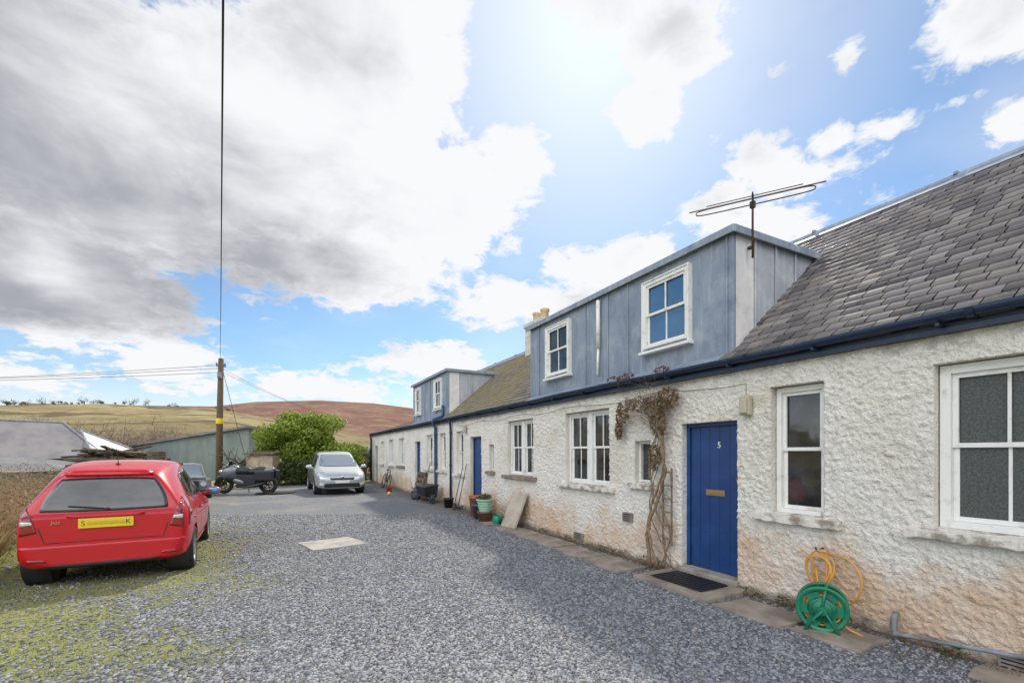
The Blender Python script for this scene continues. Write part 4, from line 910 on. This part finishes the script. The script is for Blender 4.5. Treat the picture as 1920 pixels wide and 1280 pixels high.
mb=MB(); mb.hexa([(-.7,-.55,1.55),(.7,-.55,1.55),(.7,.6,1.65),(-.7,.6,1.65),(-.7,-.55,1.6),(.7,-.55,1.6),(.7,.6,1.7),(-.7,.6,1.7)]); mb.obj('roof',M_plank,r)
r=root('garden_hut',(3.9,28.3,0),'dark pitched-roof shed at the end of the yard','shed',rotz=0)
mb=MB(); mb.box(-.8,.8,-.6,.6,0,1.6); mb.obj('wall',M_plank,r); mb=MB(); mb.add([(-.95,-.7,1.55),(.95,-.7,1.55),(.95,.7,1.55),(-.95,.7,1.55),(0,-.7,2.15),(0,.7,2.15)],[(0,4,5,3),(1,2,5,4),(0,1,4),(2,3,5)]); mb.obj('roof',M_cladroof,r)
# wood pile: planks and pallets, each board a thing
random.seed(77)
bx,by=-3.75,15.6; Rz=D2(-27)
ax=Vector((math.cos(Rz),math.sin(Rz),0)); ay=Vector((-math.sin(Rz),math.cos(Rz),0))
for lay in range(11):
    for k in range(4):
        L=random.uniform(1.9,2.9)*(1 if lay<8 else .75); mb=MB(); mb.box(-L/2,L/2,-.11,.11,0,.07); o=mb.obj('timber_plank',M_plank,bevel=.006)
        p=Vector((bx,by,0))+ax*random.uniform(-.35,.35)+ay*(-.5+k*.33); o.location=(p.x,p.y,.08+lay*.132); o.rotation_euler=(random.uniform(-.06,.06),random.uniform(-.04,.04),Rz+random.uniform(-.12,.12)); tag(o,'old dark timber plank stacked in a pile','plank','timber stacked in the wood pile')
for k in range(22):
    L=random.uniform(.7,1.4); mb=MB(); mb.box(-L/2,L/2,-.05,.05,0,.04); o=mb.obj('timber_offcut',M_plank,bevel=.004)
    p=Vector((bx,by,0))+ax*random.uniform(-.9,.9)+ay*random.uniform(-.45,.45); o.location=(p.x,p.y,1.52+.035*(k%5)); o.rotation_euler=(random.uniform(-.3,.3),random.uniform(-.22,.22),random.uniform(0,3)); tag(o,'short timber offcut thrown on the wood pile','plank','timber stacked in the wood pile')
for k,(q,z,rr) in enumerate([(1.2,1.35,.2),(1.3,.82,.22),(1.45,.35,.25)]):
    mb=MB(); mb.lathe([(0,0),(rr,0),(rr,.45),(0,.45)],Matrix.Rotation(0,4,'X'),16,smooth=False); o=mb.obj('log',M_bark,bevel=.01); p=Vector((bx,by,0))+ax*q-ay*.25; o.location=(p.x,p.y,z-.15); tag(o,'thick sawn log section on the wood pile','log','logs on the wood pile')
# ---------------------------------------------------------------- vehicles
def loft(st):
    V=[];K=10; rings=[]
    for (yb,ym,yt,zb,zm,zt,wl,wm,wr) in st:
        h=[(0,zb),(wl*.85,zb),(wl,zb+.10),(wm,zb+.48*(zm-zb)),(wm*.992,zm-.07),(wm*.955,zm),((wm*.94+wr)/2,(zm+zt)/2),(wr,zt-.16*max(.25,min(1,(zt-zm)/.5))*.45),(wr*.84,zt-.012),(0,zt)]
        def yy(z):
            if z<=zm: q=(z-zb)/(zm-zb); return yb+(ym-yb)*q
            q=(z-zm)/max(1e-6,zt-zm); return ym+(yt-ym)*q
        R=[];Lh=[]
        for j,(w_,z) in enumerate(h):
            R.append(len(V)); V.append((w_,yy(z),z))
        for j,(w_,z) in enumerate(h):
            if j in (0,9): Lh.append(R[j])
            else: Lh.append(len(V)); V.append((-w_,yy(z),z))
        rings.append((R,Lh))
    Fq=[]
    for i in range(len(st)-1):
        (R,L),(R2,L2)=rings[i],rings[i+1]
        for j in range(9): Fq.append((R[j],R2[j],R2[j+1],R[j+1])); Fq.append((L[j],L[j+1],L2[j+1],L2[j]))
    for idx,fl in ((0,False),(-1,True)):
        R,L=rings[idx]
        for j in range(9):
            if j==0: q=(R[0],R[1],L[1])
            elif j==8: q=(R[8],R[9],L[8])
            else: q=(R[j],R[j+1],L[j+1],L[j])
            Fq.append(q[::-1] if fl else q)
    return V,Fq
def carbody(st,wheels,wr_,mat,parent):
    V,Fq=loft(st); me=bpy.data.meshes.new('body'); me.from_pydata(V,[],Fq); me.materials.append(mat)
    o=link(bpy.data.objects.new('body',me)); s=o.modifiers.new('s','SUBSURF'); s.levels=3; s.render_levels=3
    dg=bpy.context.evaluated_depsgraph_get(); me2=bpy.data.meshes.new_from_object(o.evaluated_get(dg)); o.modifiers.clear(); o.data=me2
    bv=BVHTree.FromPolygons([v.co.copy() for v in me2.vertices],[tuple(p.vertices) for p in me2.polygons])
    cut=[]
    for (wy,hw) in wheels:
        for sd_ in (-1,1):
            mb=MB(); mb.tube([(sd_*(hw-.30),wy,wr_),(sd_*(hw+.4),wy,wr_)],wr_+.045,32,smooth=False); c=mb.obj('cut',mat); cut.append(c)
            b=o.modifiers.new('b','BOOLEAN'); b.object=c; b.operation='DIFFERENCE'; b.solver='EXACT'
    dg=bpy.context.evaluated_depsgraph_get(); me3=bpy.data.meshes.new_from_object(o.evaluated_get(dg)); o.modifiers.clear()
    if len(me3.polygons)>100: o.data=me3
    for c in cut: bpy.data.objects.remove(c)
    for p in o.data.polygons: p.use_smooth=True
    try: o.data.set_sharp_from_angle(angle=D2(40))
    except Exception: pass
    o.parent=parent
    for (wy,hw) in wheels:
        for sd_ in (-1,1):
            mb=MB()
            n=28; vs=[]
            for x_ in (hw-.29,hw-.045):
                for j in range(n): a=2*math.pi*j/n; vs.append((sd_*x_,wy+(wr_+.040)*math.cos(a),wr_+(wr_+.040)*math.sin(a)))
            mb.add(vs,[(j,(j+1)%n,n+(j+1)%n,n+j) for j in range(n)]+[tuple(range(n))],0,True)
            mb.obj('wheel_arch_lining',M_black,parent)
    return o,bv
def patch(bv,side,C,off=.004,nu=14,nv=10,rnd=.22,mb=None,mi=0,skirt=.012):
    own=MB() if mb is None else mb
    P=[];B=[]
    for j in range(nv+1):
        for i in range(nu+1):
            s=2*i/nu-1;t=2*j/nv-1; s2=s*math.sqrt(1-rnd*t*t/2)/1; t2=t*math.sqrt(1-rnd*s*s/2)
            s2=(s2+1)/2;t2=(t2+1)/2
            x=(C[0][0]*(1-s2)+C[1][0]*s2)*(1-t2)+(C[3][0]*(1-s2)+C[2][0]*s2)*t2
            z=(C[0][1]*(1-s2)+C[1][1]*s2)*(1-t2)+(C[3][1]*(1-s2)+C[2][1]*s2)*t2
            o,d={'back':(Vector((x,-5,z)),Vector((0,1,0))),'front':(Vector((x,12,z)),Vector((0,-1,0))),'right':(Vector((5,x,z)),Vector((-1,0,0))),'left':(Vector((-5,x,z)),Vector((1,0,0)))}[side]
            h=bv.ray_cast(o,d)
            if h[0] is None: P.append(None);B.append(None)
            else:
                n=h[1]; 
                if n.dot(d)>0: n=-n
                P.append(h[0]+n*off); B.append(h[0]-n*skirt)
    vs=[p if p else Vector((0,0,0)) for p in P]+[p if p else Vector((0,0,0)) for p in B]; NN=(nu+1)*(nv+1); fs=[]
    for j in range(nv):
        for i in range(nu):
            a=j*(nu+1)+i; q=(a,a+1,a+nu+2,a+nu+1)
            if all(P[k] for k in q): fs.append(q)
    edge=[i for i in range(nu+1)]+[(j)*(nu+1)+nu for j in range(1,nv+1)]+[nv*(nu+1)+i for i in range(nu-1,-1,-1)]+[j*(nu+1) for j in range(nv-1,0,-1)]
    for k in range(len(edge)):
        a,b=edge[k],edge[(k+1)%len(edge)]
        if P[a] and P[b]: fs.append((a,a+NN,b+NN,b))
    own.add(vs,fs,mi,True); return own
def wheel(parent,x,y,r,sgn,wd=.19,rim=M_alloy,sp=7):
    e=MB(); M=Matrix.Translation((x,y,r))@Matrix.Rotation(D2(90)*sgn,4,'Y')
    e.lathe([(r*.66,-wd/2),(r*.93,-wd/2),(r,-wd*.36),(r,wd*.36),(r*.93,wd/2),(r*.66,wd/2),(r*.64,wd*.3),(r*.64,-wd/2)],M,36,0)
    t=e.obj('wheel',M_rubber,parent)
    e=MB(); e.lathe([(r*.66,wd*.47),(r*.62,wd*.49),(r*.58,wd*.3),(r*.56,0)],M,32,0); e.lathe([(r*.17,wd*.30),(r*.15,wd*.42),(0,wd*.43)],M,18,0)
    for i in range(sp):
        a=2*math.pi*i/sp; R3=(M.to_3x3()@Matrix.Rotation(a,3,'Z')); c=M@(Matrix.Rotation(a,4,'Z')@Vector((r*.38,0,wd*.36))); e.obox(c,(r*.5,r*.13,.02),R3,0)
    e.lathe([(0,wd*.05),(r*.6,wd*.05)],M,20,1)
    q=e.obj('rim',[rim,M_black],t); q.parent=t
def seam(bv,side,pts,parent,mb,w_=.006):
    prev=[]
    for (a,b) in pts:
        o,d={'back':(Vector((a,-5,b)),Vector((0,1,0))),'front':(Vector((a,12,b)),Vector((0,-1,0))),'right':(Vector((5,a,b)),Vector((-1,0,0))),'left':(Vector((-5,a,b)),Vector((1,0,0)))}[side]
        h=bv.ray_cast(o,d)
        if h[0] is not None: prev.append(h[0]+h[1]*-.001)
    if len(prev)>1: mb.tube(prev,w_*.55,5)
def polyl(*p):
    out=[]
    for a,b in zip(p[:-1],p[1:]):
        for i in range(8): q=i/8; out.append((a[0]*(1-q)+b[0]*q,a[1]*(1-q)+b[1]*q))
    out.append(p[-1]); return out
# red hatchback: tall body, steep tailgate, domed roof, short nose
car=root('car',(-1.86,7.18,-.03),'shiny red five-door hatchback parked on the grass verge','car',rotz=D2(2.5),group='cars parked in the yard')
st=[(.08,.10,.28,.31,.92,1.31,.62,.64,.37),(.07,.09,.30,.28,.92,1.375,.73,.755,.455),(.10,.13,.335,.26,.92,1.41,.785,.805,.495),(.24,.28,.50,.22,.92,1.46,.825,.845,.54),(.6,.62,.78,.2,.92,1.51,.84,.86,.57),
(1.05,1.05,1.1,.2,.91,1.54,.84,.86,.585),(1.5,1.5,1.5,.2,.89,1.545,.84,.86,.59),(1.95,1.95,1.82,.2,.87,1.50,.84,.86,.58),(2.4,2.4,2.15,.2,.86,1.37,.84,.86,.57),
(2.75,2.75,2.60,.2,.85,1.13,.84,.86,.60),(3.05,3.07,3.05,.2,.82,.95,.84,.855,.64),(3.4,3.4,3.4,.22,.76,.85,.83,.84,.64),(3.62,3.60,3.56,.24,.64,.75,.78,.78,.6),(3.70,3.68,3.64,.3,.58,.66,.6,.6,.45)]
body,bv=carbody(st,[(.64,.86),(3.0,.86)],.30,M_red,car)
for x_ in (-1,1):
    for y_ in (.64,3.0): wheel(car,x_*.755,y_,.30,x_)
patch(bv,'back',[(-.65,.92),(.65,.92),(.475,1.325),(-.475,1.325)],.004,22,12,.24).obj('rear_window',M_carglass,car)
mb=patch(bv,'back',[(-.435,1.342),(.435,1.342),(.39,1.385),(-.39,1.385)],.045,14,4,.1,skirt=.03); mb.obj('spoiler',M_red,car)
for s in (-1,1):
    sd_='right' if s>0 else 'left'
    patch(bv,'back',[(s*.77,.665),(s*.62,.70),(s*.685,.90),(s*.755,1.04)],.010,8,10,.08).obj('tail_lamp',M_tail,car)
    patch(bv,sd_,[(.20,.675),(.34,.74),(.44,1.06),(.28,1.05)],.010,8,10,.08).obj('tail_lamp',M_tail,car)
    patch(bv,'back',[(s*.76,.785),(s*.655,.795),(s*.67,.83),(s*.76,.835)],.015,6,4,.1).obj('reverse_lamp',M_lampclear,car)
    patch(bv,sd_,[(1.52,.96),(2.28,.935),(1.93,1.37),(1.52,1.41)],.004,12,8,.12).obj('front_side_window',M_carglass,car)
    patch(bv,sd_,[(.84,.985),(1.45,.96),(1.45,1.41),(.98,1.39)],.004,12,8,.12).obj('rear_side_window',M_carglass,car)
    patch(bv,sd_,[(.58,1.06),(.78,1.0),(.91,1.35),(.74,1.32)],.004,8,6,.2).obj('quarter_window',M_carglass,car)
    patch(bv,sd_,[(2.36,.94),(2.60,.925),(2.38,1.06),(2.26,1.16)],.004,6,6,.2).obj('front_quarter_window',M_carglass,car)
    for hy in (1.32,2.15):
        mb=MB(); h=bv.ray_cast(Vector((s*5,hy,.81)),Vector((-s,0,0)))[0]
        mb.tube([(h.x,hy-.1,.81),(h.x+s*.035,hy-.08,.815),(h.x+s*.035,hy+.08,.815),(h.x,hy+.1,.81)],.013,8)
        mb.obj('door_handle',M_red,car)
    mb=MB(); mb.ell((s*.97,2.28,.98),(.11,.07,.075)); mb.tube([(s*.80,2.32,.92),(s*.92,2.30,.96)],.025,8); mb.obj('wing_mirror',M_red,car)
    mb=MB(); mb.ell((s*.975,2.222,.98),(.09,.02,.06)); mb.obj('mirror_glass',M_mirrorblue,car)
    patch(bv,'front',[(s*.74,.58),(s*.45,.54),(s*.48,.66),(s*.72,.76)],.006,6,6,.2).obj('headlamp',M_lampclear,car)
    for nm,q in (('door_seam',polyl((1.485,.30),(1.485,.95))),('door_seam',polyl((.80,.60),(.82,.97))),('door_seam',polyl((2.34,.30),(2.36,.92)))):
        mb=MB(); seam(bv,sd_,q,car,mb); mb.obj(nm,M_black,car)
    mb=patch(bv,sd_,[(1.0,.22),(2.65,.22),(2.65,.29),(1.0,.29)],.02,16,3,.05); mb.obj('side_skirt',M_red,car)
    mb=patch(bv,sd_,[(.55,.725),(2.8,.66),(2.8,.685),(.55,.755)],.008,24,2,.05,skirt=.004); mb.obj('body_crease',M_red,car)
    patch(bv,'back',[(s*.70,.355),(s*.54,.35),(s*.54,.38),(s*.70,.39)],.020,6,3,.1).obj('reflector',M_tail,car)
patch(bv,'back',[(-.785,.29),(.785,.29),(.785,.54),(-.785,.54)],.012,28,8,.03,skirt=.0).obj('rear_bumper',M_red,car)
patch(bv,'back',[(-.50,.275),(.50,.275),(.55,.31),(-.55,.31)],.018,14,4,.1).obj('bumper_valance',M_black,car)
mb=MB(); seam(bv,'back',polyl((-.61,.75),(-.56,.57),(.56,.57),(.61,.75)),car,mb,.010); mb.obj('tailgate_seam',M_black,car)
patch(bv,'back',[(-.36,.855),(.36,.855),(.38,.885),(-.38,.885)],.018,10,3,.08).obj('tailgate_handle',M_red,car)
yp=bv.ray_cast(Vector((0,-5,.78)),Vector((0,1,0)))[0].y-.024
mb=MB(); mb.box(-.26,.26,yp,yp+.03,.725,.84); mb.obj('number_plate',M_yplate,car,bevel=.004)
Rb=Matrix(((1,0,0),(0,0,-1),(0,1,0)))
M_char=pmat('plate_characters',(.10,.075,.01),.5); M_smud=pmat('plate_smudge',(.58,.40,.02),.6)
text('plate_letter','S',.085,M_char,(-.215,yp-.002,.782),Rb,car,.001); text('plate_letter','K',.085,M_char,(.21,yp-.002,.782),Rb,car,.001)
for i,xx in enumerate((-.15,-.10,-.05,.0,.05,.10,.15)): mb=MB(); mb.ell((xx,yp-.0005,.782+.003*(i%2)),(.034,.0015,.026),0,12,6); mb.obj('plate_smudge',M_smud,car)
yj=bv.ray_cast(Vector((-.50,-5,.80)),Vector((0,1,0)))[0].y
text('badge','Jazz',.055,M_chrome,(-.46,yj-.012,.81),Rb,car,.002)
zr_=bv.ray_cast(Vector((0,.66,5)),Vector((0,0,-1)))[0].z
mb=MB(); mb.tube([(0,.66,zr_),(0,.56,zr_+.2)],.004,6); mb.ell((0,.66,zr_),(.03,.04,.02)); mb.obj('roof_aerial',M_black,car)
h=bv.ray_cast(Vector((0,-5,.95)),Vector((0,1,0)))[0]; h2=bv.ray_cast(Vector((-.35,-5,1.0)),Vector((0,1,0)))[0]
mb=MB(); mb.tube([(0,h.y-.02,.95),(-.18,(h.y+h2.y)/2-.025,.975),(-.36,h2.y-.018,.995)],.008,6); mb.ell((0,h.y-.015,.945),(.03,.02,.02)); mb.obj('rear_wiper',M_black,car)
patch(bv,'front',[(-.58,.96),(.58,.96),(.46,1.36),(-.46,1.36)],.004,14,8,.1).obj('windscreen',M_carglass,car)
# silver people carrier facing the camera
car2=root('car',(2.22,18.45,0),'silver people carrier parked on gravel facing the entrance','car',rotz=D2(180+1),group='cars parked in the yard')
st=[(-4.66,-4.6,-4.3,.35,1.0,1.54,.66,.70,.5),(-4.6,-4.54,-4.2,.28,1.0,1.62,.84,.88,.62),(-4.2,-4.2,-3.9,.24,1.0,1.67,.92,.94,.68),(-3.2,-3.2,-3.2,.22,.98,1.71,.93,.95,.70),(-2.2,-2.2,-2.4,.22,.96,1.68,.93,.95,.69),
(-1.7,-1.7,-2.0,.22,.96,1.58,.93,.95,.66),(-1.3,-1.3,-1.45,.22,.97,1.32,.93,.95,.68),(-.98,-.98,-.98,.22,.94,1.07,.93,.94,.72),(-.6,-.55,-.55,.22,.87,.99,.92,.925,.70),(-.22,-.2,-.22,.22,.76,.88,.87,.87,.66),(-.06,-.02,-.06,.24,.66,.74,.76,.76,.56),(.0,.02,-.02,.28,.56,.66,.62,.62,.46)]
body2,bv2=carbody(st,[(-.95,.95),(-3.8,.95)],.33,M_silver,car2)
for x_ in (-1,1):
    for y_ in (-.95,-3.8): wheel(car2,x_*.835,y_,.33,x_,.21)
M_screen=pmat('painted_reflection_screen',(.22,.26,.31),.06,.5)  # pale base colour stands in for a bright reflection on the screen
patch(bv2,'front',[(-.74,1.065),(.74,1.065),(.585,1.56),(-.585,1.56)],.004,18,10,.14).obj('windscreen',M_screen,car2)
patch(bv2,'front',[(-.42,.58),(.42,.58),(.46,.67),(-.46,.67)],.008,12,4,.2).obj('grille',M_black,car2)
patch(bv2,'front',[(-.66,.30),(.66,.30),(.64,.46),(-.64,.46)],.010,16,5,.2).obj('lower_grille',M_black,car2)
mb=patch(bv2,'front',[(-.44,.655),(.44,.655),(.44,.675),(-.44,.675)],.014,12,2,.1); mb.obj('grille_trim',M_chrome,car2)
mb=MB(); mb.box(-.26,.26,.035,.055,.46,.57); mb.obj('number_plate',M_wplate,car2,bevel=.004)
mb=MB(); mb.ell((0,.04,.70),(.07,.02,.035)); mb.obj('badge',M_chrome,car2)
for s in (-1,1):
    patch(bv2,'front',[(s*.48,.62),(s*.80,.60),(s*.86,.84),(s*.56,.72)],.008,8,8,.2).obj('headlamp',M_lampclear,car2)
    patch(bv2,'front',[(s*.66,.36),(s*.80,.36),(s*.80,.47),(s*.67,.46)],.012,6,4,.3).obj('fog_lamp',M_lampclear,car2)
    sd_='right' if s>0 else 'left'
    patch(bv2,sd_,[(-2.45,1.03),(-1.45,1.03),(-1.95,1.50),(-2.45,1.55)],.004,10,8,.12).obj('front_side_window',M_carglass,car2)
    patch(bv2,sd_,[(-3.4,1.04),(-2.53,1.03),(-2.53,1.55),(-3.4,1.57)],.004,10,8,.12).obj('rear_side_window',M_carglass,car2)
    patch(bv2,sd_,[(-4.2,1.08),(-3.48,1.04),(-3.48,1.55),(-4.1,1.51)],.004,10,8,.12).obj('quarter_window',M_carglass,car2)
    mb=MB(); mb.ell((s*1.06,-1.55,1.06),(.12,.07,.085)); mb.tube([(s*.9,-1.5,1.0),(s*1.0,-1.52,1.03)],.03,8); mb.obj('wing_mirror',M_silver,car2)
    for q in (polyl((-2.49,.3),(-2.49,1.0)),polyl((-1.4,.35),(-1.4,.98)),polyl((-3.42,.6),(-3.42,1.0))):
        mb=MB(); seam(bv2,sd_,q,car2,mb); mb.obj('door_seam',M_black,car2)
for q in ([(.55,-1.05,1.055),(.1,-1.0,1.07)],[(-.1,-1.05,1.055),(-.5,-1.0,1.07)]): mb=MB(); mb.tube(q,.01,5); mb.obj('wiper',M_black,car2)
# old grey off-road vehicle behind
jp=root('off_road_vehicle',(-3.25,20.9,-.22),'old grey off-road vehicle with flat bonnet by the pole','car',rotz=D2(14),group='cars parked in the yard')
M_jeep=pmat('faded_grey_paint',(.23,.235,.225),.5,.2,(.16,.16,.15),4)
mb=MB(); mb.box(-.75,.75,-1.9,1.7,.42,.92); mb.box(-.60,.60,-1.93,-.75,.919,1.0); mb.obj('body',M_jeep,jp,bevel=.04)
mb=MB(); mb.hexa([(-.73,-.72,.93),(.73,-.72,.93),(.73,1.68,.93),(-.73,1.68,.93),(-.64,-.42,1.42),(.64,-.42,1.42),(.64,1.55,1.42),(-.64,1.55,1.42)]); mb.obj('cab',M_jeep,jp,bevel=.03)
mb=MB(); mb.hexa([(-.62,-.735,.98),(.62,-.735,.98),(.62,-.70,.98),(-.62,-.70,.98),(-.56,-.48,1.36),(.56,-.48,1.36),(.56,-.44,1.36),(-.56,-.44,1.36)]); mb.obj('windscreen',pmat('painted_reflection_glass',(.3,.34,.38),.08,.4),jp)  # reflection on this windscreen is painted as a pale base colour
for s in (-1,1):
    for a,b in ((-.35,.35),(.42,.95),(1.02,1.5)):
        mb=MB(); mb.hexa([(s*.735,a,.98),(s*.735,b,.98),(s*.71,b,.98),(s*.71,a,.98),(s*.665,a+.05,1.36),(s*.665,b,1.36),(s*.64,b,1.36),(s*.64,a+.05,1.36)]); mb.obj('side_window',M_carglass,jp)
    mb=MB(); mb.tube([(s*.5,-1.88,.75),(s*.5,-1.96,.75)],.09,14); mb.obj('headlamp',M_lampclear,jp)
    for yy in (-1.25,1.1): wheel(jp,s*.70,yy,.36,s,.2,M_alloy,5)
mb=MB(); mb.box(-.36,.36,-1.955,-1.89,.55,.85); mb.obj('grille',M_black,jp); mb=MB(); mb.box(-.82,.82,-2.1,-1.98,.45,.55); mb.obj('bumper',M_black,jp,bevel=.02)
# motorbike, side-on: length along local X, front at -X
bk=root('motorbike',(-1.08,20.9,0),'silver and black sports touring motorbike on its stand','motorbike',rotz=D2(-24))
bk.scale=(1.2,1.2,1.12)
M_bs=pmat('bike_silver',(.20,.21,.225),.35,.4,coat=.3)
for xx,r_ in ((-.72,.30),(.70,.30)):
    mb=MB(); torus(mb,(xx,0,.31),.245,.062,'y',26,10); wq=mb.obj('wheel',M_rubber,bk)
    mb=MB(); torus(mb,(xx,0,.31),.185,.012,'y',24,6); torus(mb,(xx,-.05,.31),.12,.016,'y',20,4)
    for i in range(5): a=i*2*math.pi/5; mb.tube([(xx,0,.31),(xx+.19*math.cos(a),0,.31+.19*math.sin(a))],.014,5)
    q=mb.obj('rim',M_black,wq)
mb=MB(); mb.ell((-.50,0,.76),(.34,.2,.24),0,16,10,Matrix.Rotation(-.45,3,'Y')); mb.ell((-.2,0,.44),(.36,.17,.13),0,16,10,Matrix.Rotation(.3,3,'Y')); mb.obj('fairing',M_bs,bk)
mb=MB(); mb.ell((-.42,0,.55),(.26,.17,.21),0); mb.obj('lower_fairing',M_black,bk)
mb=MB(); mb.ell((-.1,0,.80),(.32,.17,.17)); mb.obj('fuel_tank',M_black,bk)
mb=MB(); mb.ell((.3,0,.78),(.38,.15,.11)); mb.ell((.5,0,.86),(.24,.14,.10)); mb.obj('seat',M_black,bk)
mb=MB(); mb.ell((.68,0,.82),(.25,.13,.10),0,14,9,Matrix.Rotation(-.25,3,'Y')); mb.obj('tail',M_bs,bk)
for s in (-1,1):
    mb=MB(); mb.box(.38,.96,s*.22-.10,s*.22+.10,.44,.84); mb.obj('pannier',M_black,bk,bevel=.06)
    mb=MB(); mb.tube([(-.44,s*.18,.96),(-.36,s*.33,.98)],.014,8); mb.obj('handlebar',M_black,bk)
    mb=MB(); mb.tube([(-.55,s*.15,.98),(-.58,s*.3,1.05)],.01,6); mb.ell((-.58,s*.34,1.07),(.03,.06,.04)); mb.obj('mirror',M_black,bk)
mb=MB(); vs=[(-.74,-.12,.90),(-.74,.12,.90),(-.5,.16,.98),(-.5,-.16,.98),(-.5,-.09,1.14),(-.5,.09,1.14)]; mb.add(vs,[(0,1,5,4),(0,4,3),(1,2,5)]); mb.obj('windshield',M_carglass,bk)
mb=MB()
for s in (-.08,.08): mb.tube([(-.72,s,.31),(-.48,s,.85)],.025,8); mb.tube([(.7,s*1.1,.31),(.15,s*1.3,.42)],.022,6)
mb.box(-.25,.34,-.14,.14,.22,.68); mb.tube([(-.3,-.1,.3),(0,-.17,.22),(.35,-.2,.28),(.75,-.2,.42)],[.025,.025,.05,.05],10); mb.tube([(.0,.1,.25),(-.05,.28,.01)],.012,6); mb.obj('engine',pmat('engine_metal',(.06,.06,.065),.4,.6),bk)
mb=MB(); mb.ell((-.80,0,.78),(.05,.13,.07)); mb.obj('headlamp',M_lampclear,bk)
mb=MB(); mb.tube([(-.72+.33*math.cos(a),0,.31+.33*math.sin(a)) for a in np.linspace(.3,2.5,9)],.03,6); mb.obj('mudguard',M_bs,bk)
mb=MB(); mb.add([(-.6,-.5,.012),(.1,-.55,.03),(.75,-.4,.012),(.8,.5,.02),(.2,.45,.05),(-.5,.45,.012)],[(0,1,4,5),(1,2,3,4)]); o=mb.obj('ground_sheet',M_black); o.location=(-.2,20.4,.02); tag(o,'black plastic sheet lying under the motorbike','sheet')
